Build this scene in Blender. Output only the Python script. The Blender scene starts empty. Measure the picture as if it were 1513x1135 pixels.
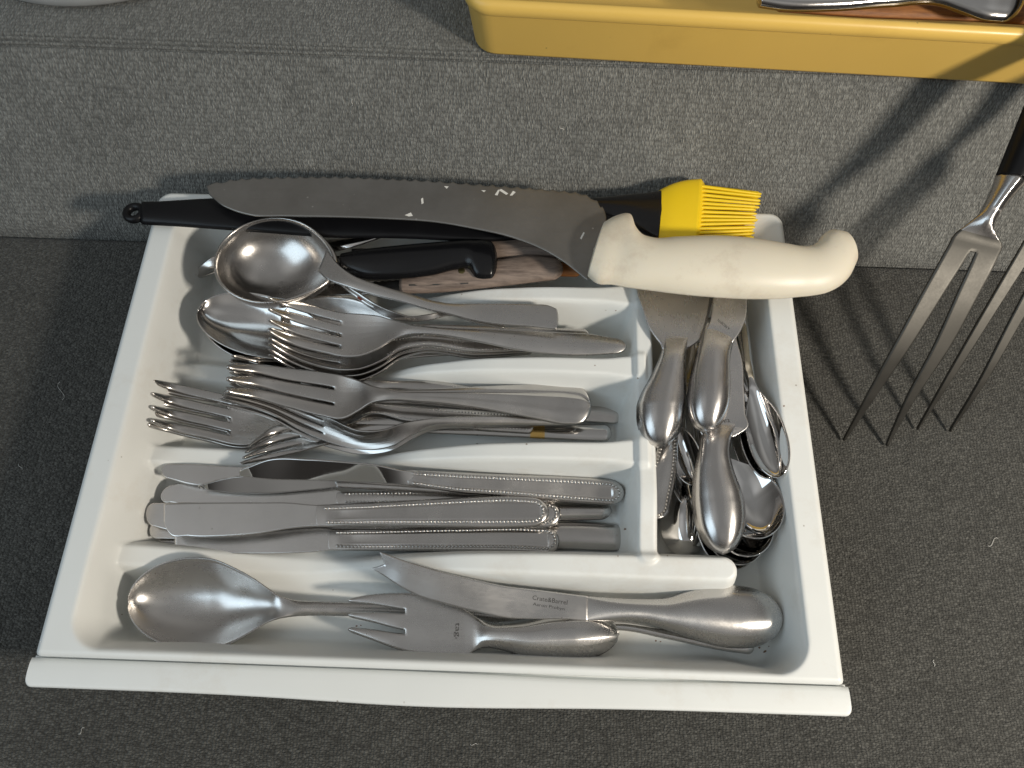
import bpy, math, random
import numpy as np
from mathutils import Vector, Matrix
from mathutils.bvhtree import BVHTree

random.seed(7)
rng = np.random.default_rng(7)
SC = bpy.context.scene
COL = SC.collection
CM = 0.01                                   # everything below is written in centimetres

# ------------------------------------------------------------------ camera
PITCH, ROLL, YAW = np.radians([66.664, 1.729, -0.313])
CAM = np.array([3.2626, -15.9, 45.47])
FPX = 1100.0                                # focal length in photo pixels (photo 1513 x 1135)
_f = np.array([math.sin(YAW) * math.cos(PITCH), math.cos(YAW) * math.cos(PITCH), -math.sin(PITCH)])
_r = np.array([math.cos(YAW), -math.sin(YAW), 0.0])
_u = np.cross(_r, _f)
_r, _u = math.cos(ROLL) * _r + math.sin(ROLL) * _u, -math.sin(ROLL) * _r + math.cos(ROLL) * _u
cam_data = bpy.data.cameras.new("camera")
cam_data.sensor_width = 36.0
cam_data.lens = FPX / 1513 * 36.0
cam_data.clip_start = 0.01
cam_data.clip_end = 50
cam = bpy.data.objects.new("camera", cam_data)
COL.objects.link(cam)
cam.matrix_world = Matrix(((_r[0], _u[0], -_f[0], CAM[0] * CM), (_r[1], _u[1], -_f[1], CAM[1] * CM),
                           (_r[2], _u[2], -_f[2], CAM[2] * CM), (0, 0, 0, 1)))
SC.camera = cam

# ------------------------------------------------------------------ light and exposure
world = bpy.data.worlds.new("World")
SC.world = world
world.use_nodes = True
nt = world.node_tree
nt.nodes.clear()
wo = nt.nodes.new("ShaderNodeOutputWorld")
wb = nt.nodes.new("ShaderNodeBackground")
wr = nt.nodes.new("ShaderNodeValToRGB")
wt = nt.nodes.new("ShaderNodeTexCoord")
wx = nt.nodes.new("ShaderNodeSeparateXYZ")
nt.links.new(wt.outputs["Generated"], wx.inputs[0])
nt.links.new(wx.outputs["Z"], wr.inputs[0])
wn = nt.nodes.new("ShaderNodeTexNoise")
wn.inputs["Scale"].default_value = 1.7
wn.inputs["Detail"].default_value = 0.0
nt.links.new(wt.outputs["Generated"], wn.inputs["Vector"])
wv = nt.nodes.new("ShaderNodeMapRange")
for k_, v_ in (("From Min", 0.35), ("From Max", 0.65), ("To Min", 0.62), ("To Max", 1.28)):
    wv.inputs[k_].default_value = v_
nt.links.new(wn.outputs["Fac"], wv.inputs[0])
wm = nt.nodes.new("ShaderNodeVectorMath")
wm.operation = "SCALE"
nt.links.new(wr.outputs[0], wm.inputs[0])
nt.links.new(wv.outputs[0], wm.inputs["Scale"])
nt.links.new(wm.outputs[0], wb.inputs[0])
nt.links.new(wb.outputs[0], wo.inputs[0])
wr.color_ramp.elements[0].position = 0.0
wr.color_ramp.elements[0].color = (0.06, 0.055, 0.05, 1)
wr.color_ramp.elements[1].position = 0.95
wr.color_ramp.elements[1].color = (0.56, 0.565, 0.56, 1)
for p_, c_ in ((0.22, (0.075, 0.07, 0.065, 1)), (0.50, (0.19, 0.185, 0.178, 1)), (0.75, (0.40, 0.395, 0.38, 1))):
    e_ = wr.color_ramp.elements.new(p_)
    e_.color = c_
wb.inputs[1].default_value = 0.76


def area_light(name, loc, target, size, power, color, shape="DISK"):
    d = bpy.data.lights.new(name, "AREA")
    d.shape = shape
    d.size = size
    d.energy = power
    d.color = color
    o = bpy.data.objects.new(name, d)
    COL.objects.link(o)
    o.location = Vector(loc) * CM
    o.rotation_euler = (Vector(target) - Vector(loc)).to_track_quat("-Z", "Y").to_euler()
    return o


area_light("warm_lamp", (70, -38, 60), (0, 0, 0), 0.11, 7.5, (1.0, 0.92, 0.80))
area_light("cool_window_light", (-95, -55, 95), (0, 0, 0), 1.0, 6.2, (0.68, 0.86, 1.0), "SQUARE")

SC.view_settings.view_transform = "Standard"
SC.view_settings.look = "None"
SC.view_settings.exposure = 0.0
SC.view_settings.gamma = 1.0
SC.render.engine = "CYCLES"
SC.cycles.use_denoising = True
SC.cycles.max_bounces = 10
SC.cycles.glossy_bounces = 6
SC.cycles.sample_clamp_indirect = 6.0

# ------------------------------------------------------------------ pixel -> point helpers


def P(px, py, z):
    d = _f * FPX + _r * (px - 756.5) - _u * (py - 567.5)
    return CAM + d * (z - CAM[2]) / d[2]


def ray(px, py):
    d = _f * FPX + _r * (px - 756.5) - _u * (py - 567.5)
    return d / np.linalg.norm(d)


def on_plane(px, py, o, n):
    d = ray(px, py)
    return CAM + d * (np.dot(o - CAM, n) / np.dot(d, n))


# ------------------------------------------------------------------ materials
class Mat:
    def __init__(s, name):
        s.m = bpy.data.materials.new(name)
        s.m.use_nodes = True
        s.t = s.m.node_tree
        s.b = s.t.nodes["Principled BSDF"]

    def n(s, typ, **kw):
        nd = s.t.nodes.new(typ)
        for k, v in kw.items():
            if k in nd.inputs:
                nd.inputs[k].default_value = v
            else:
                setattr(nd, k, v)
        return nd

    def l(s, a, b):
        s.t.links.new(a, b)

    def set(s, **kw):
        for k, v in kw.items():
            s.b.inputs[k.replace("_", " ")].default_value = v

    def coords(s, scale=(1, 1, 1), kind="Object"):
        tc = s.n("ShaderNodeTexCoord")
        mp = s.n("ShaderNodeMapping")
        mp.inputs["Scale"].default_value = scale
        s.l(tc.outputs[kind], mp.inputs[0])
        return mp.outputs[0]

    def noise(s, co, scale, detail=3.0, rough=0.5):
        nd = s.n("ShaderNodeTexNoise", Scale=scale, Detail=detail, Roughness=rough)
        s.l(co, nd.inputs["Vector"])
        return nd.outputs["Fac"]

    def ramp(s, fac, stops):
        nd = s.n("ShaderNodeValToRGB")
        els = nd.color_ramp.elements
        while len(els) < len(stops):
            els.new(0.5)
        for e, (p, c) in zip(els, stops):
            e.position = p
            e.color = (*c, 1) if len(c) == 3 else c
        s.l(fac, nd.inputs[0])
        return nd.outputs[0]

    def mix(s, fac, a, b, blend="MIX"):
        nd = s.n("ShaderNodeMix", data_type="RGBA", blend_type=blend)
        for sock, v in ((nd.inputs[0], fac), (nd.inputs[6], a), (nd.inputs[7], b)):
            if hasattr(v, "default_value"):
                s.l(v, sock)
            else:
                sock.default_value = v if isinstance(v, (int, float)) else (*v, 1)
        return nd.outputs[2]

    def math(s, op, a, b=0.0):
        nd = s.n("ShaderNodeMath", operation=op)
        for sock, v in ((nd.inputs[0], a), (nd.inputs[1], b)):
            if hasattr(v, "default_value"):
                s.l(v, sock)
            else:
                sock.default_value = v
        return nd.outputs[0]

    def bump(s, h, strength, dist=0.001, prev=None):
        nd = s.n("ShaderNodeBump", Strength=strength, Distance=dist)
        s.l(h, nd.inputs["Height"])
        if prev is not None:
            s.l(prev, nd.inputs["Normal"])
        return nd.outputs[0]


def steel(name, col, r0, r1, brush=(1, 1, 1), bump=0.05, smudge=0.5, spots=True, bscale=900, lathe=None):
    m = Mat(name)
    m.set(Metallic=1.0)
    if lathe:                                   # turned or belt-brushed round its length
        m.set(Anisotropic=0.75, Anisotropic_Rotation=0.25)
        tn = m.n("ShaderNodeTangent", direction_type="RADIAL", axis=lathe)
        m.l(tn.outputs[0], m.b.inputs["Tangent"])
    co = m.coords()
    sm = m.noise(co, 55, 5, 0.65)
    fine = m.noise(m.coords(brush), bscale, 2, 0.6)
    r = m.ramp(sm, [(0.3, (r0,) * 3), (0.72, (r1,) * 3)])
    r = m.mix(0.2, r, m.ramp(fine, [(0.3, (r0,) * 3), (0.7, (r1 * 1.15,) * 3)]))
    m.l(r, m.b.inputs["Roughness"])
    c = m.ramp(m.noise(co, 30, 4, 0.6), [(0.25, tuple(x * (1 - 0.22 * smudge) for x in col)), (0.75, col)])
    if spots:
        v = m.n("ShaderNodeTexVoronoi", Scale=260.0)
        m.l(co, v.inputs["Vector"])
        msk = m.math("MULTIPLY", m.ramp(v.outputs["Distance"], [(0.06, (1,) * 3), (0.12, (0,) * 3)]),
                     m.ramp(m.noise(co, 90, 2), [(0.62, (0,) * 3), (0.66, (1,) * 3)]))
        c = m.mix(m.math("MULTIPLY", msk, 0.6), c, (0.16, 0.12, 0.09))
    m.l(c, m.b.inputs["Base Color"])
    nb = m.bump(fine, bump * 0.35, 0.0002)
    nb = m.bump(m.noise(co, 26, 2), 0.07 * smudge, 0.002, nb)
    m.l(nb, m.b.inputs["Normal"])
    return m.m


def plastic(name, col, rough, grime=None, fine=0.04, sss=0.0, gamt=0.5, scale=14, spec=0.5, glo=0.60):
    m = Mat(name)
    m.set(Roughness=rough)
    m.b.inputs["Specular IOR Level"].default_value = spec
    if sss:
        m.b.inputs["Subsurface Weight"].default_value = sss
        m.b.inputs["Subsurface Radius"].default_value = (0.006, 0.004, 0.002)
        m.b.inputs["Subsurface Scale"].default_value = 0.6
    co = m.coords()
    c = m.ramp(m.noise(co, 9, 4, 0.6), [(0.3, tuple(x * 0.95 for x in col)), (0.7, col)])
    if grime:
        g = m.ramp(m.noise(co, scale, 7, 0.72), [(glo, (0,) * 3), (glo + 0.18, (gamt,) * 3)])
        c = m.mix(g, c, grime)
        v = m.n("ShaderNodeTexVoronoi", Scale=95.0)
        m.l(co, v.inputs["Vector"])
        msk = m.math("MULTIPLY", m.ramp(v.outputs["Distance"], [(0.035, (1,) * 3), (0.07, (0,) * 3)]),
                     m.ramp(m.noise(co, 40, 2), [(0.56, (0,) * 3), (0.62, (0.9,) * 3)]))
        c = m.mix(msk, c, tuple(x * 0.45 for x in grime))
    m.l(c, m.b.inputs["Base Color"])
    rr = m.ramp(m.noise(co, 60, 4), [(0.3, (rough * 0.85,) * 3), (0.7, (min(1, rough * 1.2),) * 3)])
    m.l(rr, m.b.inputs["Roughness"])
    m.l(m.bump(m.noise(co, 1500, 2), fine, 0.0004), m.b.inputs["Normal"])
    return m.m


def fabric(name, cell, col, lo, hi, wob_=0.28):
    m = Mat(name)
    m.set(Roughness=0.95)
    m.b.inputs["Specular IOR Level"].default_value = 0.15
    m.b.inputs["Sheen Weight"].default_value = 0.15
    uv = m.coords((1, 1, 1), "UV")
    wob = m.n("ShaderNodeTexNoise", Scale=1.3, Detail=3.0)
    m.l(uv, wob.inputs["Vector"])
    ad = m.n("ShaderNodeVectorMath", operation="MULTIPLY_ADD")
    m.l(wob.outputs["Color"], ad.inputs[0])
    ad.inputs[1].default_value = (wob_, wob_, 0)
    m.l(uv, ad.inputs[2])
    mp = m.n("ShaderNodeMapping")
    mp.inputs["Scale"].default_value = (cell[0], cell[1], 1)
    m.l(ad.outputs[0], mp.inputs[0])
    v = m.n("ShaderNodeTexVoronoi", Scale=1.0, Randomness=0.6)
    m.l(mp.outputs[0], v.inputs["Vector"])
    v2 = m.n("ShaderNodeTexVoronoi", Scale=2.3, Randomness=1.0)
    m.l(mp.outputs[0], v2.inputs["Vector"])
    sx = m.n("ShaderNodeSeparateColor")
    m.l(v.outputs["Color"], sx.inputs[0])
    tone = m.ramp(sx.outputs[0], [(0.0, tuple(c * lo for c in col)), (0.55, col), (1.0, tuple(c * hi for c in col))])
    gap = m.ramp(v.outputs["Distance"], [(0.30, (1,) * 3), (0.72, (0.30,) * 3)])
    c = m.mix(0.68, tone, gap, "MULTIPLY")
    fl = m.ramp(m.noise(uv, 22, 3, 0.7), [(0.3, (0.74,) * 3), (0.7, (1.25,) * 3)])
    c = m.mix(0.8, c, fl, "MULTIPLY")
    big = m.ramp(m.noise(uv, 0.16, 4, 0.6), [(0.3, (0.88,) * 3), (0.7, (1.1,) * 3)])
    c = m.mix(1.0, c, big, "MULTIPLY")
    lint = m.ramp(m.noise(uv, 9, 2, 0.5), [(0.765, (0,) * 3), (0.80, (0.45,) * 3)])
    c = m.mix(lint, c, tuple(x * 2.6 for x in col))
    m.l(c, m.b.inputs["Base Color"])
    h = m.math("SUBTRACT", 1.0, v.outputs["Distance"])
    nb = m.bump(h, 1.0, 0.0011)
    nb = m.bump(v2.outputs["Distance"], 0.5, 0.0005, nb)
    m.l(nb, m.b.inputs["Normal"])
    return m.m


def wood(name, col, dark):
    m = Mat(name)
    m.set(Roughness=0.62)
    co = m.coords((30, 240, 240))
    g = m.ramp(m.noise(co, 1.6, 6, 0.7), [(0.32, dark), (0.62, col)])
    m.l(g, m.b.inputs["Base Color"])
    m.l(m.bump(m.noise(co, 3, 4), 0.4, 0.0006), m.b.inputs["Normal"])
    return m.m


M = {}
M["satin"] = steel("satin_steel", (0.61, 0.59, 0.57), 0.22, 0.34, (0.15, 1, 1), 0.12)
M["satin_v"] = steel("satin_steel_lengthwise", (0.60, 0.58, 0.565), 0.22, 0.30, (1, 0.12, 1), 0.06, 0.15, spots=False, lathe="Y")
M["satin_x"] = steel("satin_steel_bulb", (0.61, 0.59, 0.57), 0.22, 0.32, bump=0.05, smudge=0.3, lathe="X")
M["polished"] = steel("polished_steel", (0.64, 0.62, 0.60), 0.09, 0.18, bump=0.03)
M["mirror"] = steel("mirror_steel", (0.66, 0.65, 0.64), 0.02, 0.07, bump=0.01, smudge=0.25, spots=False)
M["worn"] = steel("worn_steel", (0.61, 0.585, 0.56), 0.16, 0.30, bump=0.06, smudge=0.8)
M["blade"] = steel("table_knife_steel", (0.68, 0.655, 0.63), 0.20, 0.28, (0.2, 1, 1), 0.05, 0.6)
M["gold"] = steel("gold_band", (0.80, 0.52, 0.17), 0.2, 0.3)
M["rust"] = plastic("rust_mark", (0.14, 0.03, 0.018), 0.8)


def dull_blade():
    m = Mat("dull_grey_blade")
    m.set(Metallic=0.8)
    co = m.coords()
    st = m.noise(m.coords((0.05, 1, 1)), 700, 3, 0.6)
    c = m.ramp(m.noise(co, 22, 5, 0.65), [(0.3, (0.20, 0.19, 0.175)), (0.7, (0.27, 0.26, 0.245))])
    v = m.n("ShaderNodeTexVoronoi", Scale=170.0)
    m.l(co, v.inputs["Vector"])
    msk = m.math("MULTIPLY", m.ramp(v.outputs["Distance"], [(0.05, (1,) * 3), (0.13, (0,) * 3)]),
                 m.ramp(m.noise(co, 60, 2), [(0.53, (0,) * 3), (0.60, (1,) * 3)]))
    c = m.mix(m.math("MULTIPLY", msk, 0.6), c, (0.62, 0.6, 0.55))
    m.l(c, m.b.inputs["Base Color"])
    m.l(m.ramp(st, [(0.3, (0.34,) * 3), (0.7, (0.46,) * 3)]), m.b.inputs["Roughness"])
    m.l(m.bump(st, 0.08, 0.0004), m.b.inputs["Normal"])
    return m.m


M["dull"] = dull_blade()
M["tray"] = plastic("white_tray_plastic", (0.78, 0.79, 0.765), 0.42, (0.50, 0.40, 0.28), gamt=0.3, scale=11, glo=0.55)
M["cream"] = plastic("cream_handle_plastic", (0.76, 0.70, 0.57), 0.42, (0.45, 0.34, 0.24), 0.10, sss=0.12, gamt=0.4, scale=24, glo=0.52)
M["black"] = plastic("black_plastic", (0.006, 0.006, 0.007), 0.24, spec=0.4)
M["nylon"] = plastic("black_nylon", (0.006, 0.006, 0.007), 0.36, spec=0.25)
M["yellow"] = plastic("yellow_tray_plastic", (0.84, 0.55, 0.13), 0.36, (0.50, 0.28, 0.05), gamt=0.25)
M["silicone"] = plastic("yellow_silicone", (0.92, 0.64, 0.012), 0.45, sss=0.08)
M["wood"] = wood("weathered_wood", (0.27, 0.205, 0.165), (0.11, 0.08, 0.065))
M["wood2"] = wood("brown_wood", (0.34, 0.14, 0.04), (0.16, 0.06, 0.02))
M["brass"] = steel("brass_rivet", (0.42, 0.36, 0.16), 0.3, 0.4)
M["ink"] = plastic("etched_mark", (0.035, 0.033, 0.03), 0.6)
M["paper"] = plastic("paper_scrap", (0.75, 0.73, 0.68), 0.8)
M["pot"] = plastic("matt_aluminium", (0.60, 0.61, 0.61), 0.5, (0.35, 0.3, 0.25), gamt=0.3)
M["pot"].node_tree.nodes["Principled BSDF"].inputs["Metallic"].default_value = 0.35
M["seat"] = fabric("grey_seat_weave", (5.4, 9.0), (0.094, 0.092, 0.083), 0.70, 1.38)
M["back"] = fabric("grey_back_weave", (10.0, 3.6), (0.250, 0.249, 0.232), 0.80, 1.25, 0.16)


# ------------------------------------------------------------------ object helpers
def thing(name, label, cat, loc, group=None):
    o = bpy.data.objects.new(name, None)
    COL.objects.link(o)
    o.empty_display_size = 0.01
    o.location = Vector(loc) * CM
    o["label"], o["category"] = label, cat
    if group:
        o["group"] = group
    o["_o"] = 0
    del o["_o"]
    return o


def mesh_obj(name, V, F, mat, parent=None, normals=None, smooth=True, origin=None):
    V = np.asarray(V, float)
    org = np.array(origin if origin is not None else ((0, 0, 0) if parent is None else np.array(parent.location) / CM))
    me = bpy.data.meshes.new(name)
    me.from_pydata(((V - org) * CM).tolist(), [], [tuple(int(i) for i in f) for f in F])
    me.materials.append(mat)
    if smooth:
        me.shade_smooth()
    if normals is not None:
        me.normals_split_custom_set_from_vertices(normals.tolist())
    o = bpy.data.objects.new(name, me)
    COL.objects.link(o)
    if parent is not None:
        o.parent = parent
    elif origin is not None:
        o.location = Vector(org) * CM
    return o


def vnormals(V, F):
    N = np.zeros_like(V)
    for f in F:
        p = V[list(f)]
        n = np.cross(p[2] - p[0], p[3] - p[1]) if len(f) == 4 else np.cross(p[1] - p[0], p[2] - p[0])
        for i in f:
            N[i] += n
    ln = np.linalg.norm(N, axis=1)
    ln[ln < 1e-12] = 1
    return N / ln[:, None]


def smooth(a, b, x):
    t = np.clip((x - a) / (b - a), 0, 1)
    return t * t * (3 - 2 * t)


def lift(p, dz):
    """the same sight line, dz higher"""
    return CAM + (p - CAM) * ((p[2] + dz - CAM[2]) / (p[2] - CAM[2]))


def H(x, yt, yb, z, top=0.0, bot=0.0, z1=None):
    return (P(x, yt, z), P(x, yb, z if z1 is None else z1), top, bot)


def Vt(y, xl, xr, z, top=0.0, bot=0.0, z1=None):
    return (P(xl, y, z), P(xr, y, z if z1 is None else z1), top, bot)


def G(a, b, z, top=0.0, bot=0.0, z1=None):
    return (P(*a, z), P(*b, z if z1 is None else z1), top, bot)


class Sheet:
    """A lofted solid: stations (edge point, edge point, top dome, bottom dome), optional rounded ends and tine slots."""

    def __init__(s, st, th=0.14, q=1.0, capA=0.0, capB=0.0, nv=13, step=0.16, tines=None, edge=None, prof=None,
                 tipr=0.25, tiplen=0.9, round_edge=0.4):
        E0 = np.array([a[0] for a in st], float)
        E1 = np.array([a[1] for a in st], float)
        tb = np.array([[a[2], a[3]] for a in st], float)
        mid = (E0 + E1) / 2
        u = np.concatenate([[0], np.cumsum(np.linalg.norm(np.diff(mid, axis=0), axis=1))])
        s.L = u[-1]
        n = max(4, int(s.L / step))
        uu = np.linspace(0, s.L, n + 1)
        D = np.hstack([E0, E1, tb])
        m = np.zeros_like(D)
        dl = np.diff(D, axis=0) / np.diff(u)[:, None]
        m[0], m[-1] = dl[0], dl[-1]
        for i in range(1, len(u) - 1):
            h0, h1 = u[i] - u[i - 1], u[i + 1] - u[i]
            m[i] = (dl[i - 1] * h1 + dl[i] * h0) / (h0 + h1)
        idx = np.clip(np.searchsorted(u, uu, side="right") - 1, 0, len(u) - 2)
        h = (u[idx + 1] - u[idx])[:, None]
        t = ((uu - u[idx]))[:, None] / h
        R = ((2 * t**3 - 3 * t**2 + 1) * D[idx] + (t**3 - 2 * t**2 + t) * h * m[idx]
             + (-2 * t**3 + 3 * t**2) * D[idx + 1] + (t**3 - t**2) * h * m[idx + 1])
        e0, e1, TB = R[:, :3], R[:, 3:6], R[:, 6:8]
        if edge is not None:
            w = e1 - e0
            w /= np.linalg.norm(w, axis=1)[:, None]
            e0 = e0 - w * edge(uu)[:, None]
        c, w = (e0 + e1) / 2, (e1 - e0) / 2
        T = np.gradient(c, axis=0)
        T /= np.linalg.norm(T, axis=1)[:, None]
        sc = np.ones(len(uu))
        k = 8
        if capA:
            k = 8 if capA < 0.8 else 16
            ph = np.linspace(math.pi / 2, 0, k + 1)[:-1]
            ph[0] = math.pi / 2 - 0.06
            c = np.vstack([c[0] - T[0] * capA * np.sin(ph)[:, None], c])
            w = np.vstack([w[0] * np.cos(ph)[:, None], w])
            TB = np.vstack([np.repeat(TB[:1], k, 0), TB])
            T = np.vstack([np.repeat(T[:1], k, 0), T])
            sc = np.concatenate([np.cos(ph), sc])
            uu = np.concatenate([-capA * np.sin(ph), uu])
        if capB:
            k = 8 if capB < 0.8 else 16
            ph = np.linspace(0, math.pi / 2, k + 1)[1:]
            ph[-1] = math.pi / 2 - 0.06
            c = np.vstack([c, c[-1] + T[-1] * capB * np.sin(ph)[:, None]])
            w = np.vstack([w, w[-1] * np.cos(ph)[:, None]])
            TB = np.vstack([TB, np.repeat(TB[-1:], k, 0)])
            T = np.vstack([T, np.repeat(T[-1:], k, 0)])
            sc = np.concatenate([sc, np.cos(ph)])
            uu = np.concatenate([uu, uu[-1] + capB * np.sin(ph)])
        wn = w / np.maximum(np.linalg.norm(w, axis=1), 1e-9)[:, None]
        N = np.cross(T, wn)
        N /= np.linalg.norm(N, axis=1)[:, None]
        flip = np.einsum("ij,ij->i", N, CAM - c) < 0
        N[flip] *= -1
        s.c, s.w, s.N, s.TB, s.sc, s.uu, s.th, s.q, s.T = c, w, N, TB, sc, uu, th, q, T
        s.prof = prof
        # across nodes
        if tines:
            nt_, slot, u_end = tines[:3]
            a = (2 - (nt_ - 1) * slot) / nt_
            vs, own, cells = [], [], []
            x = -1.0
            for i in range(nt_):
                for j, f in enumerate((0, 0.12, 0.5, 0.88, 1)):
                    vs.append(x + a * f)
                    own.append(i)
                    if j:
                        cells.append(i)
                x += a + slot
                if i < nt_ - 1:
                    cells.append(-1)
            vs = np.array(vs)
            own = np.array(own)
            cen = np.array([-1 + a / 2 + i * (a + slot) for i in range(nt_)])
        else:
            if q < 0.75:
                vs = np.sin(np.linspace(-math.pi / 2, math.pi / 2, nv))
            else:
                vs = np.concatenate([[-1, -0.93], np.linspace(-0.8, 0.8, nv - 4), [0.93, 1]])
            cells = [0] * (len(vs) - 1)
        nu, nvv = len(uu), len(vs)
        VV = np.tile(vs, (nu, 1))
        if tines:
            tl = tiplen
            for i in range(nu):
                du = uu[i] - uu[0]
                if du < u_end:
                    f = 1.0 if du >= tl else tipr + (1 - tipr) * math.sqrt(max(0, du / tl))
                    if len(tines) > 3:      # slots widening towards the points
                        f = min(f, 1 - tines[3] * (1 - du / u_end))
                    if len(tines) > 4:      # points on the outer edges, the gap opening between them
                        f = tines[4] + (1 - tines[4]) * (du / u_end)**tines[5]
                        piv = np.where(own == 0, -1.0, 1.0)
                    else:
                        piv = cen[own]
                    VV[i] = piv + (vs - piv) * f
        s.cells = cells
        tdome = np.zeros_like(VV)
        if tines and len(tines) <= 4:           # each tine is slightly rounded across
            fade = 1 - smooth(u_end - 0.8, u_end + 0.4, uu - uu[0])
            loc = np.abs(vs - cen[own]) / (a / 2)
            tdome = 0.075 * fade[:, None] * (1 - loc[None, :]**2) * (0.5 + 0.5 * (1 - (uu - uu[0])[:, None] / max(u_end, 1)).clip(0, 1))
        dome = np.maximum(0, 1 - VV**2)**q
        pt = TB[:, :1] * sc[:, None] * dome
        pb = TB[:, 1:] * sc[:, None] * dome
        pt = pt + tdome
        if prof is not None:
            pt = pt + np.array([[prof(uu[i], VV[i, j]) for j in range(nvv)] for i in range(nu)])
        base = c[:, None, :] + w[:, None, :] * VV[:, :, None]
        top = base + N[:, None, :] * (pt + th / 2)[:, :, None]
        bot = base + N[:, None, :] * (pb - th / 2)[:, :, None]
        nT = nu * nvv
        V = np.vstack([top.reshape(-1, 3), bot.reshape(-1, 3)])
        F, tag = [], []
        edges = {}
        for i in range(nu - 1):
            um = (uu[i] + uu[i + 1]) / 2 - uu[0]
            for j in range(nvv - 1):
                tn = cells[j]
                if tines and tn == -1 and um < u_end:
                    continue
                a_, b_, c_, d_ = i * nvv + j, i * nvv + j + 1, (i + 1) * nvv + j + 1, (i + 1) * nvv + j
                key = (um, tn if (tines and um < u_end) else None)
                F.append((a_, b_, c_, d_))
                tag.append(key)
                F.append((a_ + nT, d_ + nT, c_ + nT, b_ + nT))
                tag.append(key)
                for e in ((a_, b_), (b_, c_), (c_, d_), (d_, a_)):
                    if (e[1], e[0]) in edges:
                        del edges[(e[1], e[0])]
                    else:
                        edges[e] = key
        Nv = np.repeat(N, nvv, axis=0)
        out = {}
        orient = 1.0
        f0 = F[0]
        nrm = np.cross(V[f0[2]] - V[f0[0]], V[f0[3]] - V[f0[1]])
        if np.dot(nrm, N[0]) < 0:
            orient = -1.0
        for (a_, b_), key in edges.items():
            o_ = np.cross(V[b_] - V[a_], Nv[a_]) * orient
            ln = np.linalg.norm(o_)
            if ln > 1e-9:
                o_ /= ln
            for x in (a_, b_):
                out[x] = out.get(x, 0) + o_
        ids = {}
        extra = []
        for x, o_ in out.items():
            ln = np.linalg.norm(o_)
            o_ = o_ / ln if ln > 1e-9 else o_
            ids[x] = 2 * nT + len(extra)
            tl_ = np.linalg.norm(V[x] - V[x + nT])
            extra.append((V[x] + V[x + nT]) / 2 + o_ * tl_ * round_edge)
        V = np.vstack([V, np.array(extra)])
        for (a_, b_), key in edges.items():
            F.append((b_, a_, ids[a_], ids[b_]))
            tag.append(key)
            F.append((ids[b_], ids[a_], a_ + nT, b_ + nT))
            tag.append(key)
        if orient < 0:
            F = [f[::-1] for f in F]
        s.V, s.F, s.tag = V, F, tag
        s.nrm = vnormals(V, F)
        s.bvh = None

    def surf(s, u, v, off=0.0):
        i = float(np.interp(u, s.uu, np.arange(len(s.uu))))
        a = min(int(i), len(s.uu) - 2)
        t = i - a
        g = lambda A: A[a] * (1 - t) + A[a + 1] * t
        h = float(g(s.TB)[0]) * float(g(s.sc)) * max(0, 1 - v * v)**s.q + s.th / 2 + off
        if s.prof is not None:
            h += s.prof(u, v)
        return g(s.c) + g(s.w) * v + g(s.N) * h

    def base(s):
        m = s.V.min(axis=0)
        c = s.V.mean(axis=0)
        return (c[0], c[1], m[2])

    def build(s, root, mats, cuts):
        """cuts: [(u_from_start_end, part name)], ascending; tine faces become parts named tine."""
        groups = {}
        for f, (um, tn) in zip(s.F, s.tag):
            if tn is not None:
                k = (-1, "tine", tn)
            else:
                for ci, (ue, nm) in enumerate(cuts):
                    if um < ue:
                        break
                k = (ci, nm, 0)
            groups.setdefault(k, []).append(f)
        res = {}
        for k in sorted(groups, key=lambda z: (z[0], z[2])):
            fs = groups[k]
            used = sorted({i for f in fs for i in f})
            mp = {i: j for j, i in enumerate(used)}
            mt = mats.get(k[1], mats.get("*")) if isinstance(mats, dict) else mats
            o = mesh_obj(k[1], s.V[used], [[mp[i] for i in f] for f in fs], mt, root, s.nrm[used])
            res.setdefault(k[1], []).append(o)
        return res

    def ray_hit(s, px, py, off=0.006):
        if s.bvh is None:
            s.bvh = BVHTree.FromPolygons([tuple(v) for v in s.V], s.F)
        d = Vector(ray(px, py))
        loc, n, i, dist = s.bvh.ray_cast(Vector(CAM), d)
        if loc is None:
            return None
        return np.array(loc) - np.array(d) * off


def bead_mesh(pts, r, ups):
    V, F = [], []
    for p, n in zip(pts, ups):
        n = n / np.linalg.norm(n)
        a = np.cross(n, [0.3, 0.9, 0.1])
        a /= np.linalg.norm(a)
        b = np.cross(n, a)
        base = len(V)
        for k, (hh, rr) in enumerate(((-0.15, 1.0), (0.35, 0.92), (0.75, 0.62))):
            for j in range(8):
                t = j * math.pi / 4
                V.append(p + n * r * hh + (a * math.cos(t) + b * math.sin(t)) * r * rr)
        V.append(p + n * r)
        for k in range(2):
            for j in range(8):
                j2 = (j + 1) % 8
                F.append((base + k * 8 + j, base + k * 8 + j2, base + k * 8 + 8 + j2, base + k * 8 + 8 + j))
        for j in range(8):
            F.append((base + 16 + j, base + 16 + (j + 1) % 8, base + 24))
    return V, F


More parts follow.
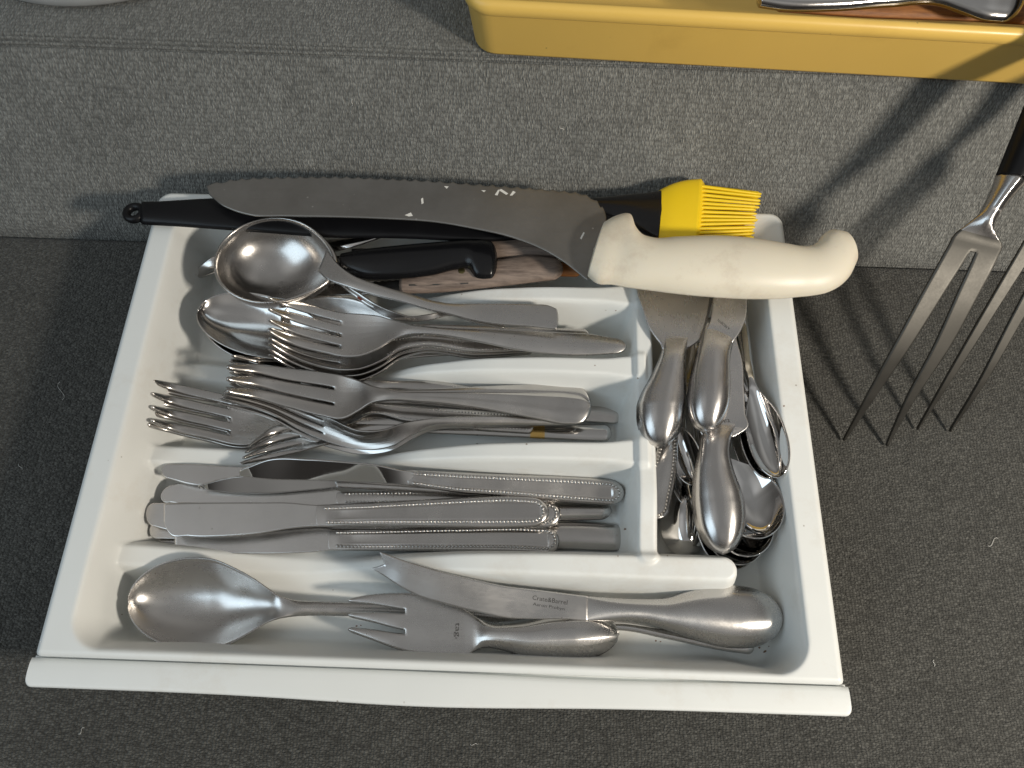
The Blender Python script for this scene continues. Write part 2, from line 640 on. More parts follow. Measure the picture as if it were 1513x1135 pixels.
def beads(sh, root, mat, ua, v=0.66, spacing=0.2, r=0.075, cap=True, sides=(-1, 1)):
    """A row of beads along both edges of a handle and round its butt."""
    dense = []
    L, cb = sh.L, sh.uu[-1] - sh.L
    for sgn in ((-1, 1) if cap else sides):
        line = [(u, sgn * v) for u in np.linspace(ua, L, 160)]
        if cap and cb > 0.02:
            arc = []
            for a in np.linspace(0, math.pi / 2, 24)[1:]:
                un = min(0.97, v * math.sin(a) * 1.08)
                hw = math.sqrt(1 - un * un)
                arc.append((L + cb * un, sgn * min(0.99, v * math.cos(a) / hw)))
            line += arc
        dense.append(line)
    path = dense[0] + (dense[1][::-1] if len(dense) > 1 and cap else [])
    runs = [path] if cap else dense
    pts, ups = [], []
    for rn in runs:
        W = np.array([sh.surf(u, vv, 0.03) for u, vv in rn])
        dd = np.concatenate([[0], np.cumsum(np.linalg.norm(np.diff(W, axis=0), axis=1))])
        for t in np.arange(0.05, dd[-1], spacing):
            pts.append(np.array([np.interp(t, dd, W[:, k]) for k in range(3)]))
            ups.append(CAM - pts[-1])
            u_ = np.interp(t, dd, [a[0] for a in rn])
            i_ = int(np.clip(np.interp(u_, sh.uu, np.arange(len(sh.uu))), 0, len(sh.uu) - 1))
            ups[-1] = sh.N[i_]
    V, F = bead_mesh(pts, r, ups)
    o = mesh_obj("beaded_border", V, F, mat, root)
    o["kind"] = "stuff"
    return o


def panel(u0, L, depth=0.075, a=0.44, b=0.54, c=0.80, d=0.92):
    """Handle relief: raised rim, bead channel, inner ridge, sunk middle."""
    def f(u, v):
        if u < u0:
            return 0.0
        k = min(1.0, (u - u0) / 0.8)
        x = abs(v)
        if u > L:
            return 0.0
        ss = lambda p, q_, y: max(0.0, min(1.0, (y - p) / (q_ - p)))
        chan = ss(b, b + 0.05, x) * (1 - ss(c - 0.04, c, x))
        mid = 1 - ss(a - 0.08, a, x)
        return -depth * k * max(chan, mid)
    return f


def patch(sh, pts, root, name, mat, off=0.006):
    """A small flat mark laid on a sheet's surface."""
    c = np.mean(np.array(pts, float), axis=0)
    V = [sh.ray_hit(*c, off)] + [sh.ray_hit(x, y, off) for x, y in pts]
    if any(v is None for v in V):
        return None
    n = len(pts)
    F = [(0, 1 + i, 1 + (i + 1) % n) for i in range(n)]
    return mesh_obj(name, V, F, mat, root, smooth=False)


def lettering(text, sh, p0, p1, root, mat, height_px, name="lettering"):
    """Flat print: glyph outlines mapped onto the sheet between two photo points."""
    cu = bpy.data.curves.new("glyphs", "FONT")
    cu.body = text
    cu.size = 1.0
    cu.resolution_u = 3
    tmp = bpy.data.objects.new("glyphs", cu)
    COL.objects.link(tmp)
    me = bpy.data.meshes.new_from_object(tmp.evaluated_get(bpy.context.evaluated_depsgraph_get()))
    co = np.array([v.co[:] for v in me.vertices])
    fs = [tuple(p.vertices) for p in me.polygons]
    bpy.data.objects.remove(tmp)
    bpy.data.curves.remove(cu)
    bpy.data.meshes.remove(me)
    w = co[:, 0].max()
    p0, p1 = np.array(p0, float), np.array(p1, float)
    d = (p1 - p0) / w
    n = np.array([d[1], -d[0]])
    n = n / np.linalg.norm(n) * height_px
    V = []
    for x, y, _ in co:
        p = p0 + d * x + n * y
        h = sh.ray_hit(p[0], p[1], 0.008)
        V.append(h if h is not None else V[-1])
    return mesh_obj(name, V, fs, mat, root, smooth=False)


# ------------------------------------------------------------------ the sofa the trays lie on
def strip_surface(name, prof, x0, x1, nx, mat, vlen=None, wob=0.0):
    prof = np.array(prof, float)
    s_ = np.concatenate([[0], np.cumsum(np.linalg.norm(np.diff(prof, axis=0), axis=1))])
    xs = np.linspace(x0, x1, nx)
    V, F, UV = [], [], []
    for i, x in enumerate(xs):
        for j, (y, z) in enumerate(prof):
            dz = wob * (math.sin(x * 0.21 + y * 0.13) + math.sin(x * 0.07 - y * 0.31 + 1)) * 0.5
            V.append((x, y, z + dz))
            UV.append((x, s_[j]))
    n = len(prof)
    for i in range(nx - 1):
        for j in range(n - 1):
            F.append((i * n + j, (i + 1) * n + j, (i + 1) * n + j + 1, i * n + j + 1))
    o = mesh_obj(name, V, F, mat, origin=(0, 0, 0))
    me = o.data
    uvl = me.uv_layers.new(name="UVMap")
    vi = np.zeros(len(me.loops), int)
    me.loops.foreach_get("vertex_index", vi)
    uvl.data.foreach_set("uv", np.array(UV)[vi].ravel())
    o["kind"] = "structure"
    return o


seat_prof = [(y, 0.0) for y in np.linspace(-60, 12.5, 40)] + [(13.2, -0.02), (13.7, -0.10), (14.05, -0.35), (14.25, -0.9), (14.3, -2)]
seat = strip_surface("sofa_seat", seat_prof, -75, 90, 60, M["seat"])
seat["label"] = "dark grey woven sofa seat under the white cutlery tray"
TH = math.radians(60)
bp = [(14.32, -2.0), (14.30, -0.6), (14.42, 0.0)]
for t in np.linspace(0.8, 12.3, 28):
    b_ = 0.10 * math.sin(math.pi * t / 13.0)
    bp.append((14.2 + t * math.cos(TH) - b_ * math.sin(TH), t * math.sin(TH) + b_ * math.cos(TH)))
last = bp[-1]
for a in np.linspace(60, 0, 8)[1:]:
    ar = math.radians(a)
    bp.append((last[0] + 1.3 * (math.sin(TH) - math.sin(ar)), last[1] + 1.3 * (math.cos(ar) - math.cos(TH))))
seam_y = bp[-3][0]
y_e, z_e = bp[-1]
for k in range(1, 26):
    bp.append((y_e + k * 2.2, z_e + 0.02 * math.sin(k)))
# three stitched grooves along the front edge of the ledge
fine = []
for (a, b) in zip(bp[:-1], bp[1:]):
    near = (last[0] - 0.6 < a[0] < y_e + 0.8)
    m_ = 10 if near else 1
    for k in range(m_):
        t = k / m_
        fine.append((a[0] * (1 - t) + b[0] * t, a[1] * (1 - t) + b[1] * t))
fine.append(bp[-1])
fa = np.array(fine)
sl = np.concatenate([[0], np.cumsum(np.linalg.norm(np.diff(fa, axis=0), axis=1))])
s_seam = np.interp(20.95, fa[:, 0], sl)
tang = np.gradient(fa, axis=0)
tang /= np.linalg.norm(tang, axis=1)[:, None]
nrm2 = np.stack([-tang[:, 1], tang[:, 0]], 1)
g_ = sum(0.20 * np.exp(-((sl - s_seam - o_) / 0.07)**2) for o_ in (-0.34, 0.0, 0.34))
fa = fa - nrm2 * g_[:, None]
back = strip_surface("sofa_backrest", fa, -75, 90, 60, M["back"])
back["label"] = "grey woven sofa back with a stitched seam along its top edge"


# ------------------------------------------------------------------ white cutlery tray
RIM = 5.2


def smax(a, b, k):
    h = np.clip(0.5 + 0.5 * (a - b) / k, 0, 1)
    return b + (a - b) * h + k * h * (1 - h)


def rrect_d(x, y, x0, x1, y0, y1, r):
    """inside distance (positive inside) to a rounded rectangle"""
    cx, cy, hx, hy = (x0 + x1) / 2, (y0 + y1) / 2, (x1 - x0) / 2 - r, (y1 - y0) / 2 - r
    dx, dy = np.abs(x - cx) - hx, np.abs(y - cy) - hy
    return r - (np.hypot(np.maximum(dx, 0), np.maximum(dy, 0)) + np.minimum(np.maximum(dx, dy), 0))


def tray_height(X, Y):
    floor = 0.4
    d = rrect_d(X, Y, -18.95, 18.8, -13.95, 12.95, 1.7)
    wl = smooth(-16.0, -19.0, X)                     # the left wall leans more
    wd = 1.25 + 0.7 * wl * smooth(-9.5, -6.0, Y) - 0.5 * smooth(15, 18, X)
    z = floor + (RIM - floor) * (1 - smooth(-0.12, wd, d))
    xs = [-19.0, -16.5, -13.5, -11.0, -9.0, -7.2, -5.6, -3.0, 1.0, 5.0, 11.5]

    def ridge(yc, hs, top, basew, xend=None):
        sm_ = lambda tab: sum(np.interp(X + o_, xs, tab) for o_ in (-1.2, -0.8, -0.4, 0.0, 0.4, 0.8, 1.2)) / 7
        hgt = sm_(hs)
        y0 = yc[0] + (yc[1] - yc[0]) * (X + 19) / 30
        narrow = sm_([1.3, 1.3, 1.2, 1.0, 0.8, 0.5, 0.2, 0.6, 1.1, 1.3, 1.5])
        dd = np.abs(Y - y0)
        if xend is not None:
            ex = np.maximum(0, X - xend)
            dd = np.hypot(dd, ex)
        flare = 0.0 if xend is not None else smooth(8.2, 10.6, X)
        a, b = top * narrow + 0.15 * flare, top * narrow + basew + 0.75 * flare**2
        return floor + (hgt - floor) * (1 - smooth(a, b, dd))
    big = lambda l, m, r: [l, l - 0.6, m + 0.3, m, 0.7, 0.7, 1.5, 3.3, r - 0.45, r - 0.05, r]
    r1 = ridge((7.6, 8.05), big(2.2, 0.9, 4.85), 0.30, 1.10)
    r2 = ridge((3.0, 3.05), big(2.4, 1.0, 4.85), 0.30, 1.15)
    r3 = ridge((-2.9, -2.3), big(3.2, 2.0, 4.85), 0.32, 1.10)
    r4 = ridge((-8.9, -8.75), [3.5, 2.8, 2.1, 1.5, 1.2, 1.1, 1.7, 3.2, 4.2, 4.5, 4.55], 0.34, 1.20, 15.1)
    for r in (r1, r2, r3):
        r[X > 11.2] = floor
        z = smax(z, r, 0.6)
    z = smax(z, r4, 0.45)
    # the upright divider, from the back wall down to the front ridge
    dv = np.abs(X - (10.95 + 0.012 * (Y + 8)))
    dv = np.hypot(dv, np.maximum(0, -8.0 - Y))
    v = floor + (4.95 - 0.55 * smooth(-4.5, -8.0, Y) - floor) * (1 - smooth(0.42, 1.3, dv))
    z = smax(z, v, 1.0)
    # moulded waves on the left wall between the ridges
    z = z + 0.34 * np.exp(-((X + 17.6) / 0.7)**2) * np.sin(Y * 1.25 + 0.6 + 0.5 * np.sin(Y * 0.9)) * smooth(-9, -6, Y) * smooth(0.1, 1.2, RIM - z)
    # soft fall-off of the outer edge
    e = np.minimum(np.minimum(X + 20.5, 20.5 - X), np.minimum(Y + 14.4, 14.4 - Y))
    rr = 0.22
    drop = np.where(e < rr, rr - np.sqrt(np.maximum(0, rr * rr - (rr - e)**2)), 0)
    z = np.minimum(z, RIM) - drop
    # slight warp of an old moulding
    z = z + 0.03 * np.sin(X * 0.35 + 0.5)
    return z


nx, ny = 350, 260
gx, gy = np.linspace(-20.5, 20.5, nx), np.linspace(-14.4, 14.4, ny)
gx[1], gx[-2], gy[1], gy[-2] = -20.47, 20.47, -14.37, 14.37
GX, GY = np.meshgrid(gx, gy, indexing="ij")
GZ = tray_height(GX, GY)
# rounded plan corners
cr = np.where(GY < 0, 0.22, 0.9)             # the front corners, where the flange joins, are nearly square
ox = np.maximum(np.abs(GX) - (20.5 - cr), 0)
oy = np.maximum(np.abs(GY) - (14.4 - cr), 0)
dd_ = np.hypot(ox, oy)
k_ = np.where(dd_ > 1e-6, np.maximum(ox, oy) / np.maximum(dd_, 1e-6), 1.0)
GX2 = np.sign(GX) * (np.minimum(np.abs(GX), 20.5 - cr) + ox * k_)
GY2 = np.sign(GY) * (np.minimum(np.abs(GY), 14.4 - cr) + oy * k_)
tv = np.stack([GX2, GY2, GZ], -1).reshape(-1, 3)
ii, jj = np.meshgrid(np.arange(nx - 1), np.arange(ny - 1), indexing="ij")
ii, jj = ii.ravel(), jj.ravel()
tf = np.stack([ii * ny + jj, (ii + 1) * ny + jj, (ii + 1) * ny + jj + 1, ii * ny + jj + 1], 1)
tray = thing("cutlery_tray", "white plastic cutlery tray with moulded compartments lying on the grey sofa seat", "cutlery tray", (0, 0, 0))
# outer skirt: the border runs down, then inwards to the foot
loop = [i * ny for i in range(nx)] + [(nx - 1) * ny + j for j in range(1, ny)] + [i * ny + ny - 1 for i in range(nx - 2, -1, -1)] + [j for j in range(ny - 2, 0, -1)]
rings = [tv[loop]]
for (ins, z_) in ((0.0, 4.5), (0.05, 4.3), (0.25, 4.3), (0.35, 4.2), (0.9, 0.25), (1.1, 0.05)):
    r_ = tv[loop].copy()
    r_[:, 0] *= (20.5 - ins) / 20.5
    r_[:, 1] *= (14.4 - ins) / 14.4
    r_[:, 2] = z_
    rings.append(r_)
me_v = np.vstack([tv] + rings[1:])
nl = len(loop)
sf = []
ids_prev = loop
off_ = len(tv)
for r_i in range(1, len(rings)):
    ids = [off_ + (r_i - 1) * nl + k for k in range(nl)]
    for k in range(nl):
        k2 = (k + 1) % nl
        sf.append((ids_prev[k], ids_prev[k2], ids[k2], ids[k])[::-1])
    ids_prev = ids
mesh_obj("tray_body", me_v, [tuple(f) for f in tf] + sf, M["tray"], tray)
# front flange, a step lower than the rim and bowed a little
nF = 90
fv, ff = [], []
fx = np.concatenate([-20.78 + 0.5 * (1 - np.cos(np.linspace(0, math.pi / 2, 12))), np.linspace(-20.0, 20.0, 66), 20.78 - 0.5 * (1 - np.cos(np.linspace(math.pi / 2, 0, 12)))])
for i in range(nF):
    x = float(fx[i])
    endr = 0.32
    de = min(x + 20.78, 20.78 - x)
    pull = endr - math.sqrt(max(0, endr**2 - max(0, endr - de)**2))
    bow = 0.34 * math.exp(-((x + 0.5) / 7.5)**2)
    zb = 4.92 + 0.03 * math.sin(x * 0.4)
    yb = -15.85 + pull - bow * 0.75
    notch = 0.02 + 0.10 * math.exp(-((x - 8) / 6.0)**2)
    sect = [(-14.36, 3.9), (-14.42, 3.9), (-14.43 - notch * 0.4, 3.9), (-14.44 - notch, 3.95), (-14.45 - notch, zb - 0.08), (-14.72 - notch, zb),
            (-15.1, zb + 0.02), (yb + 0.2, zb + 0.01), (yb + 0.10, zb), (yb + 0.04, zb - 0.03), (yb, zb - 0.09), (yb - 0.01, zb - 0.2), (yb - 0.01, zb - 0.7 - bow * 0.9),
            (yb + 0.05, zb - 0.78 - bow * 0.9), (yb + 0.16, zb - 0.7 - bow * 0.9), (yb + 0.2, zb - 0.35), (-14.7, zb - 0.3), (-14.36, 4.5)]
    for (y, z) in sect:
        fv.append((x, y, z))
ns_ = len(sect)
for i in range(nF - 1):
    for j in range(ns_ - 1):
        ff.append((i * ns_ + j, i * ns_ + j + 1, (i + 1) * ns_ + j + 1, (i + 1) * ns_ + j))
ff.append(tuple(range(ns_ - 1)))
ff.append(tuple((nF - 1) * ns_ + j for j in range(ns_ - 1))[::-1])
mesh_obj("front_flange", fv, ff, M["tray"], tray)
TRAYBVH = BVHTree.FromPolygons([tuple(v) for v in tv], [tuple(int(a) for a in f) for f in tf])


def stain(px, py, r, mat):
    V, F = [], []
    d = Vector(ray(px, py))
    n = 9
    pts = []
    for k in range(n):
        a = 2 * math.pi * k / n
        rr = r * random.uniform(0.5, 1.2)
        loc, nn, _, _ = TRAYBVH.ray_cast(Vector(CAM), Vector(ray(px + rr * math.cos(a), py + rr * math.sin(a) * 0.8)))
        if loc is None:
            return
        pts.append(np.array(loc) + np.array(nn) * 0.006 * (1 if nn.z > 0 else -1))
    mesh_obj("stain", [np.mean(pts, axis=0)] + pts, [(0, 1 + k, 1 + (k + 1) % n) for k in range(n)], mat, tray, smooth=False)


M["stain"] = plastic("brown_stain", (0.22, 0.13, 0.08), 0.7)
for (px, py, r) in ((1122, 957, 2.4), (1130, 963, 3.0), (1117, 952, 1.6), (1136, 955, 1.3), (969, 947, 1.8), (976, 948, 1.2), (924, 782, 2.2),
                    (527, 925, 1.6), (533, 924, 1.2), (705, 656, 1.3), (1158, 600, 1.5), (910, 459, 1.4), (879, 540, 1.1), (986, 821, 1.3), (1230, 1034, 1.2),
                    (180, 908, 1.5), (913, 822, 1.2), (492, 872, 1.0), (1084, 961, 1.2), (650, 1000, 1.0)):
    stain(px, py, r, M["stain"])


# ------------------------------------------------------------------ cutlery builders
def fork(label, st, mat, tines=(4, 0.17, 4.2), th=0.15, capB=0.35, neck=7.0, group=None, q=1.0, bead=None, prof=None, tiplen=1.9,
         name="fork", cat="fork", tipr=0.16, mats=None, cuts=None, step=0.15):
    if name == "fork":                          # the points curve up
        st = [(lift(a[0], d), lift(a[1], d), a[2], a[3]) for a, d in zip(st, [0.55, 0.12] + [0.0] * 30)]
    sh = Sheet(st, th=th, capB=capB, tines=tines, q=q, prof=prof, tiplen=tiplen, tipr=tipr, step=step)
    root = thing(name, label, cat, sh.base(), group)
    r = sh.build(root, mats or mat, cuts or [(neck, "head"), (999, "handle")])
    if bead:
        beads(sh, root, mat, **bead)
    return sh, root, r


def spoon(label, st, mat, bowl_len, capA=0.8, capB=0.35, th=0.13, bead=None, prof=None, name="spoon", cat="spoon", group=None, mats=None, nv=17, q=1.0):
    sh = Sheet(st, th=th, capA=capA, capB=capB, nv=nv, prof=prof, step=0.13, q=q)
    root = thing(name, label, cat, sh.base(), group)
    r = sh.build(root, mats or mat, [(bowl_len, "bowl"), (999, "handle")])
    if bead:
        beads(sh, root, mat, **bead)
    return sh, root, r


def knife(label, blade, handle, bmat, hmat, bth=0.12, hth=0.1, q=0.6, capA=0.0, capB=0.4, bcapB=0.0, bead=None, prof=None, name="table_knife",
          cat="knife", group=None, hcapA=0.3, edge=None, bstep=0.16):
    parts = []
    if blade and handle and name != "kitchen_knife":       # the handle grows out of the blade without a step
        handle = [(handle[0][0], handle[0][1], 0.015, -0.015)] + list(handle[1:])
        hth, hcapA = bth + 0.02, 0.12
    sb = Sheet(blade, th=bth, capA=capA, capB=bcapB, nv=11, edge=edge, step=bstep, round_edge=0.3) if blade else None
    shh = Sheet(handle, th=hth, capA=hcapA, capB=capB, nv=17, q=q, prof=prof, step=0.14) if handle else None
    allv = np.vstack([x.V for x in (sb, shh) if x is not None])
    root = thing(name, label, cat, (allv[:, 0].mean(), allv[:, 1].mean(), allv[:, 2].min()), group)
    if sb:
        sb.build(root, bmat, [(999, "blade")])
    if shh:
        shh.build(root, hmat, [(999, "handle")])
        if bead:
            beads(shh, root, hmat, **bead)
    return sb, shh, root


def spoon_px(tip, neck, path, W, zt, zn, depth, tilt=0.0, hw=(13, 15, 20), hz=None, fmax=0.42):
    """stations of a spoon whose bowl runs from tip to neck in the photo; returns (stations, cap length)"""
    tip, neck = np.array(tip, float), np.array(neck, float)
    ax = neck - tip
    pr = np.array([-ax[1], ax[0]]) / np.linalg.norm(ax)
    st = []
    for f, w, d in ((fmax, 1.0, 1.0), (fmax + 0.13, 0.97, 0.97), (0.70, 0.80, 0.72), (0.83, 0.52, 0.36), (0.93, 0.28, 0.1), (1.0, hw[0] / W, -0.02)):
        c = tip + ax * f
        z = zt + (zn - zt) * f
        h = pr * W * w / 2
        tl = tilt * w / 2
        st.append((P(*(c + h), z + tl), P(*(c - h), z - tl), -depth * d, -depth * d))
    pts = [neck] + [np.array(p[:2], float) for p in path]
    zs = [zn] + [p[2] for p in path]
    for i in range(1, len(pts)):
        d = pts[i] - pts[i - 1]
        d = np.array([-d[1], d[0]]) / np.linalg.norm(d)
        w = hw[0] + (hw[2] - hw[0]) * i / (len(pts) - 1)
        st.append((P(*(pts[i] + d * w / 2), zs[i]), P(*(pts[i] - d * w / 2), zs[i]), 0.06, -0.02))
    c0 = tip + ax * fmax
    cap = float(np.linalg.norm(P(*c0, zt + (zn - zt) * fmax) - P(*tip, zt)))
    blen = float(np.linalg.norm(P(*tip, zt) - P(*neck, zn)))
    return st, cap, blen


S, SV, PO, MI, WO, BL = M["satin"], M["satin_v"], M["polished"], M["mirror"], M["worn"], M["blade"]
GF, GK, GS = "forks heaped in the tray", "table knives in the front cutlery slot", "teaspoons stacked in the right-hand compartment"

# ---- E: front compartment
sh, root, _ = spoon("large satin serving spoon with a worn tip in the front compartment",
    [H(292, 825, 961, 3.35, -1.5, -1.5, 2.75), H(318, 828.5, 958, 3.3, -1.5, -1.5, 2.75), H(345, 840, 948, 3.2, -1.3, -1.3, 2.75), H(372, 854.5, 933, 3.0, -0.95, -0.95, 2.7), H(395, 870, 919, 2.8, -0.5, -0.5, 2.6), H(412, 881, 913, 2.6, -0.12, -0.15), H(430, 887, 910, 2.4, 0.10, -0.12), H(470, 890, 908, 2.05, 0.12, -0.12),
     H(515, 891, 909, 1.75, 0.12, -0.1), H(600, 894, 910, 1.4, 0.1, -0.1), H(680, 897, 913, 1.1, 0.1, -0.1), H(760, 902, 918, 0.95, 0.05, -0.05)],
    S, 8.6, capA=3.75, th=0.15, name="serving_spoon", nv=21)
cf, root, _ = fork("flat three-pronged cheese fork with a bulbous satin handle lying over the serving spoon", 
    [H(516, 880, 938, 2.75), H(545, 877, 946, 2.75), H(587, 877, 958.5, 2.75), H(612, 878, 963.5, 2.75), H(645, 882.5, 968, 2.75), H(672, 892.5, 970.5, 2.75), H(690, 903, 968, 2.72, 0.03, -0.05),
     G((706, 913.5), (703, 960), 2.7, 0.12, -0.15), G((722, 919.5), (715, 956), 2.7, 0.35, -0.3), H(747, 919.5, 961, 2.6, 0.6, -0.5), H(776, 915.5, 970, 2.5, 0.8, -0.7), H(814, 906.5, 975, 2.4, 0.98, -0.85), H(846, 903, 976, 2.3, 1.1, -0.95)],
    S, tines=(3, 0.20, 3.1, 0.35), th=0.13, capB=2.55, q=0.55, name="cheese_fork", cat="cheese fork", tiplen=3.0, tipr=0.1,
    cuts=[(6.9, "blade"), (999, "handle")], step=0.13, mats={"tine": S, "blade": S, "handle": M["satin_x"]})
lettering("tag", cf, (673, 920), (673, 941), root, M["ink"], 11)
lettering("®", cf, (672.5, 941.5), (672.5, 944.5), root, M["ink"], 4)
ck = Sheet([G((562, 816), (551, 840), 4.8, 0, 0, 4.3), G((579, 822.5), (569, 851), 4.75, 0, 0, 4.2), G((598, 829.5), (590, 865), 4.65, 0.01, 0, 4.1), G((625, 838), (620, 880.5), 4.5, 0.02, 0, 3.9), H(651, 845.5, 890, 4.35, 0.03, 0, 3.8), H(704, 858, 903, 4.0, 0.03, 0, 3.6),
            H(747, 867, 912, 3.7, 0.03, 0, 3.4), H(790, 872, 914, 3.45, 0.02, 0, 3.3), H(834, 877.5, 914, 3.3, 0.02, -0.02), H(868, 881.5, 917, 3.2, 0.05, -0.05)], th=0.12, nv=13, step=0.12, round_edge=0.3,
           tines=(2, 0.03, 0.5, 0, 0.02, 1.0))
ckh = Sheet([H(862, 881, 917, 3.2, 0.06, -0.06), H(890, 883, 917.5, 3.15, 0.22, -0.2), H(915, 884.5, 918, 3.1, 0.36, -0.3), H(956, 885.5, 922, 3.05, 0.5, -0.45), H(985, 883.5, 931, 3.0, 0.65, -0.6), H(1014, 874, 941, 2.95, 0.85, -0.8), H(1044, 866.5, 951, 2.9, 1.05, -1.0),
             H(1073, 864.5, 957, 2.85, 1.15, -1.1), H(1090, 865.5, 958, 2.85, 1.17, -1.1)], th=0.03, q=0.5, capA=0.3, capB=2.45, nv=23, step=0.12)
root = thing("cheese_knife", "long cheese knife with a forked tip, printed blade and heavy rounded satin handle", "cheese knife", ckh.base())
ck.build(root, S, [(999, "blade")])
ckh.build(root, M["satin_x"], [(999, "handle")])
lettering("Crate&Barrel", ck, (786, 886), (838, 893.5), root, M["ink"], 9.5)
lettering("Aaron Probyn", ck, (787, 894.5), (834, 902), root, M["ink"], 6.6)
spoon("thin spoon lying beneath the cheese knife and fork in the front compartment",
    [H(672, 947, 972, 1.3, -0.15, -0.15), H(700, 944, 978, 1.2, -0.3, -0.3), H(735, 947, 976, 1.15, -0.25, -0.25), H(775, 948, 968, 1.15, -0.05, -0.05), H(815, 938, 951, 1.15, 0.03, -0.03), H(860, 925, 935, 1.15, 0.04, 0), H(910, 919.5, 930, 1.1, 0.04, 0),
     H(985, 930, 943, 0.95, 0.05, 0), H(1060, 943, 959, 0.85, 0.05, 0), H(1104, 948, 966, 0.8, 0.05, 0)], PO, 4.2, name="spoon", capA=0.5)

# ---- D: table knives, bottom to top
def bk(label, blade, handle, bead_u=0.4, z=None, bmat=BL, hmat=WO, **kw):
    return knife(label, blade, handle, bmat, hmat, bead=dict(ua=bead_u, spacing=0.21, r=0.1, v=0.68), group=GK, **kw)


knife("plain-handled table knife, its rounded pale butt in the lower right corner of the knife slot",
    [H(246, 786, 811, 1.35), H(300, 784, 814, 1.3), H(380, 785, 812, 1.25), H(500, 783, 806, 1.2)],
    [H(498, 783, 806, 1.2, 0.10, -0.08), H(640, 778, 806, 1.2, 0.2, -0.15), H(760, 774, 808, 1.2, 0.28, -0.2), H(880, 773, 812, 1.15, 0.30, -0.2), H(904, 775, 813, 1.1, 0.28, -0.2)], BL, WO, capA=0.35, capB=0.85, group=GK)
knife("plain-handled table knife lying deep in the slot behind the beaded handles",
    [H(236, 745, 778, 1.5), H(300, 744, 780, 1.5), H(400, 745, 778, 1.5), H(500, 745, 772, 1.4)],
    [H(498, 745, 771, 1.4, 0.15, -0.1), H(640, 744, 770, 1.4, 0.28, -0.2), H(780, 743, 769, 1.4, 0.32, -0.2), H(885, 742, 767, 1.4, 0.32, -0.2)], BL, WO, capA=0.55, capB=0.7, group=GK)
bk("beaded table knife at the bottom of the slot, nearest the front ridge",
    [H(259, 787, 811, 1.9), H(306, 785, 817, 1.85), H(356, 783, 818, 1.8), H(431, 779, 817, 1.8), H(476, 780, 814, 1.8), H(492, 782, 812, 1.8)],
    [H(488, 783, 812, 1.8, 0.14, -0.1), H(560, 782, 813, 1.8, 0.18, -0.14), H(680, 779, 814, 1.85, 0.22, -0.15), H(790, 778, 817, 1.85, 0.22, -0.15), H(805, 779, 818, 1.85, 0.2, -0.14)], capB=0.8,
    prof=panel(0.5, 12.7))
knife("table knife whose pale rounded tip sticks out below the longest blade",
    [H(232, 772, 796, 1.75), H(280, 768, 796, 1.75), H(360, 766, 792, 1.75), H(470, 764, 786, 1.7)],
    [H(468, 764, 786, 1.7, 0.1, -0.08), H(620, 765, 790, 1.7, 0.12, -0.1), H(740, 768, 792, 1.7, 0.1, -0.1)], BL, WO, capA=0.4, group=GK)
bk("beaded table knife just under the topmost one, its butt peeping out further right",
    [H(229, 744, 778, 2.35), H(262, 743, 786, 2.32), H(331, 744, 789, 2.3), H(431, 746, 780, 2.3), H(478, 747, 777, 2.3)],
    [H(474, 747, 777, 2.3, 0.14, -0.1), H(560, 745, 776, 2.25, 0.18, -0.14), H(680, 741, 777, 2.2, 0.2, -0.15), H(790, 740, 779, 2.15, 0.2, -0.15), H(806, 741, 779, 2.15, 0.2, -0.14)], capA=0.5, capB=0.85,
    prof=panel(0.5, 13.2))
knife("serrated table knife with its toothed round tip beside the topmost blade",
    [H(252, 718, 742, 2.3, 0.0, 0.0), H(280, 712, 746, 2.3), H(360, 710, 750, 2.3), H(440, 713, 748, 2.3), H(492, 722, 746, 2.3), H(505, 727, 744, 2.3)],
    [H(500, 728, 745, 2.3, 0.12, -0.1), H(600, 727, 746, 2.2, 0.18, -0.12), H(720, 727, 748, 2.1, 0.2, -0.15), H(800, 728, 750, 2.05, 0.2, -0.15)], BL, WO, capA=0.55, capB=0.5, group=GK,
    bead=dict(ua=0.4, spacing=0.21, r=0.075, v=0.68), edge=lambda u: 0.03 * np.sign(np.sin(u * 42)) * (u < 3.2), bstep=0.05)
bk("topmost table knife with a long flat blade and beaded handle",
    [H(243, 745.5, 772, 3.0), H(249, 745, 786, 3.0), H(280, 744, 792, 2.98), H(331, 743.5, 792, 2.95), H(381, 743.5, 788, 2.92), H(431, 744, 780, 2.9), H(455, 746.5, 777.5, 2.9), H(474, 747.5, 777, 2.9)],
    [H(470, 747.5, 777, 2.9, 0.14, -0.1), H(540, 745, 777, 2.88, 0.18, -0.14), H(620, 740, 778, 2.85, 0.21, -0.15), H(700, 735, 779, 2.8, 0.22, -0.15), H(760, 733.5, 779, 2.75, 0.22, -0.15), H(783, 735, 778, 2.75, 0.2, -0.14)], capB=1.05,
    prof=panel(0.5, 12.9))
knife("butter knife with a pale curved blade, its tip the rearmost in the knife slot",
    [H(250, 686.5, 707, 2.9), H(293, 687, 716.5, 2.85), H(320, 689, 714, 2.8), H(356, 691, 705, 2.75), H(400, 694, 706, 2.7)],
    [H(396, 694, 707, 2.65, 0.1, -0.08), H(500, 702, 716, 2.4, 0.15, -0.1), H(640, 713, 729, 2.1, 0.18, -0.1), H(760, 722, 738, 1.8, 0.2, -0.12)], BL, WO, capA=0.42, capB=0.4, group=GK)
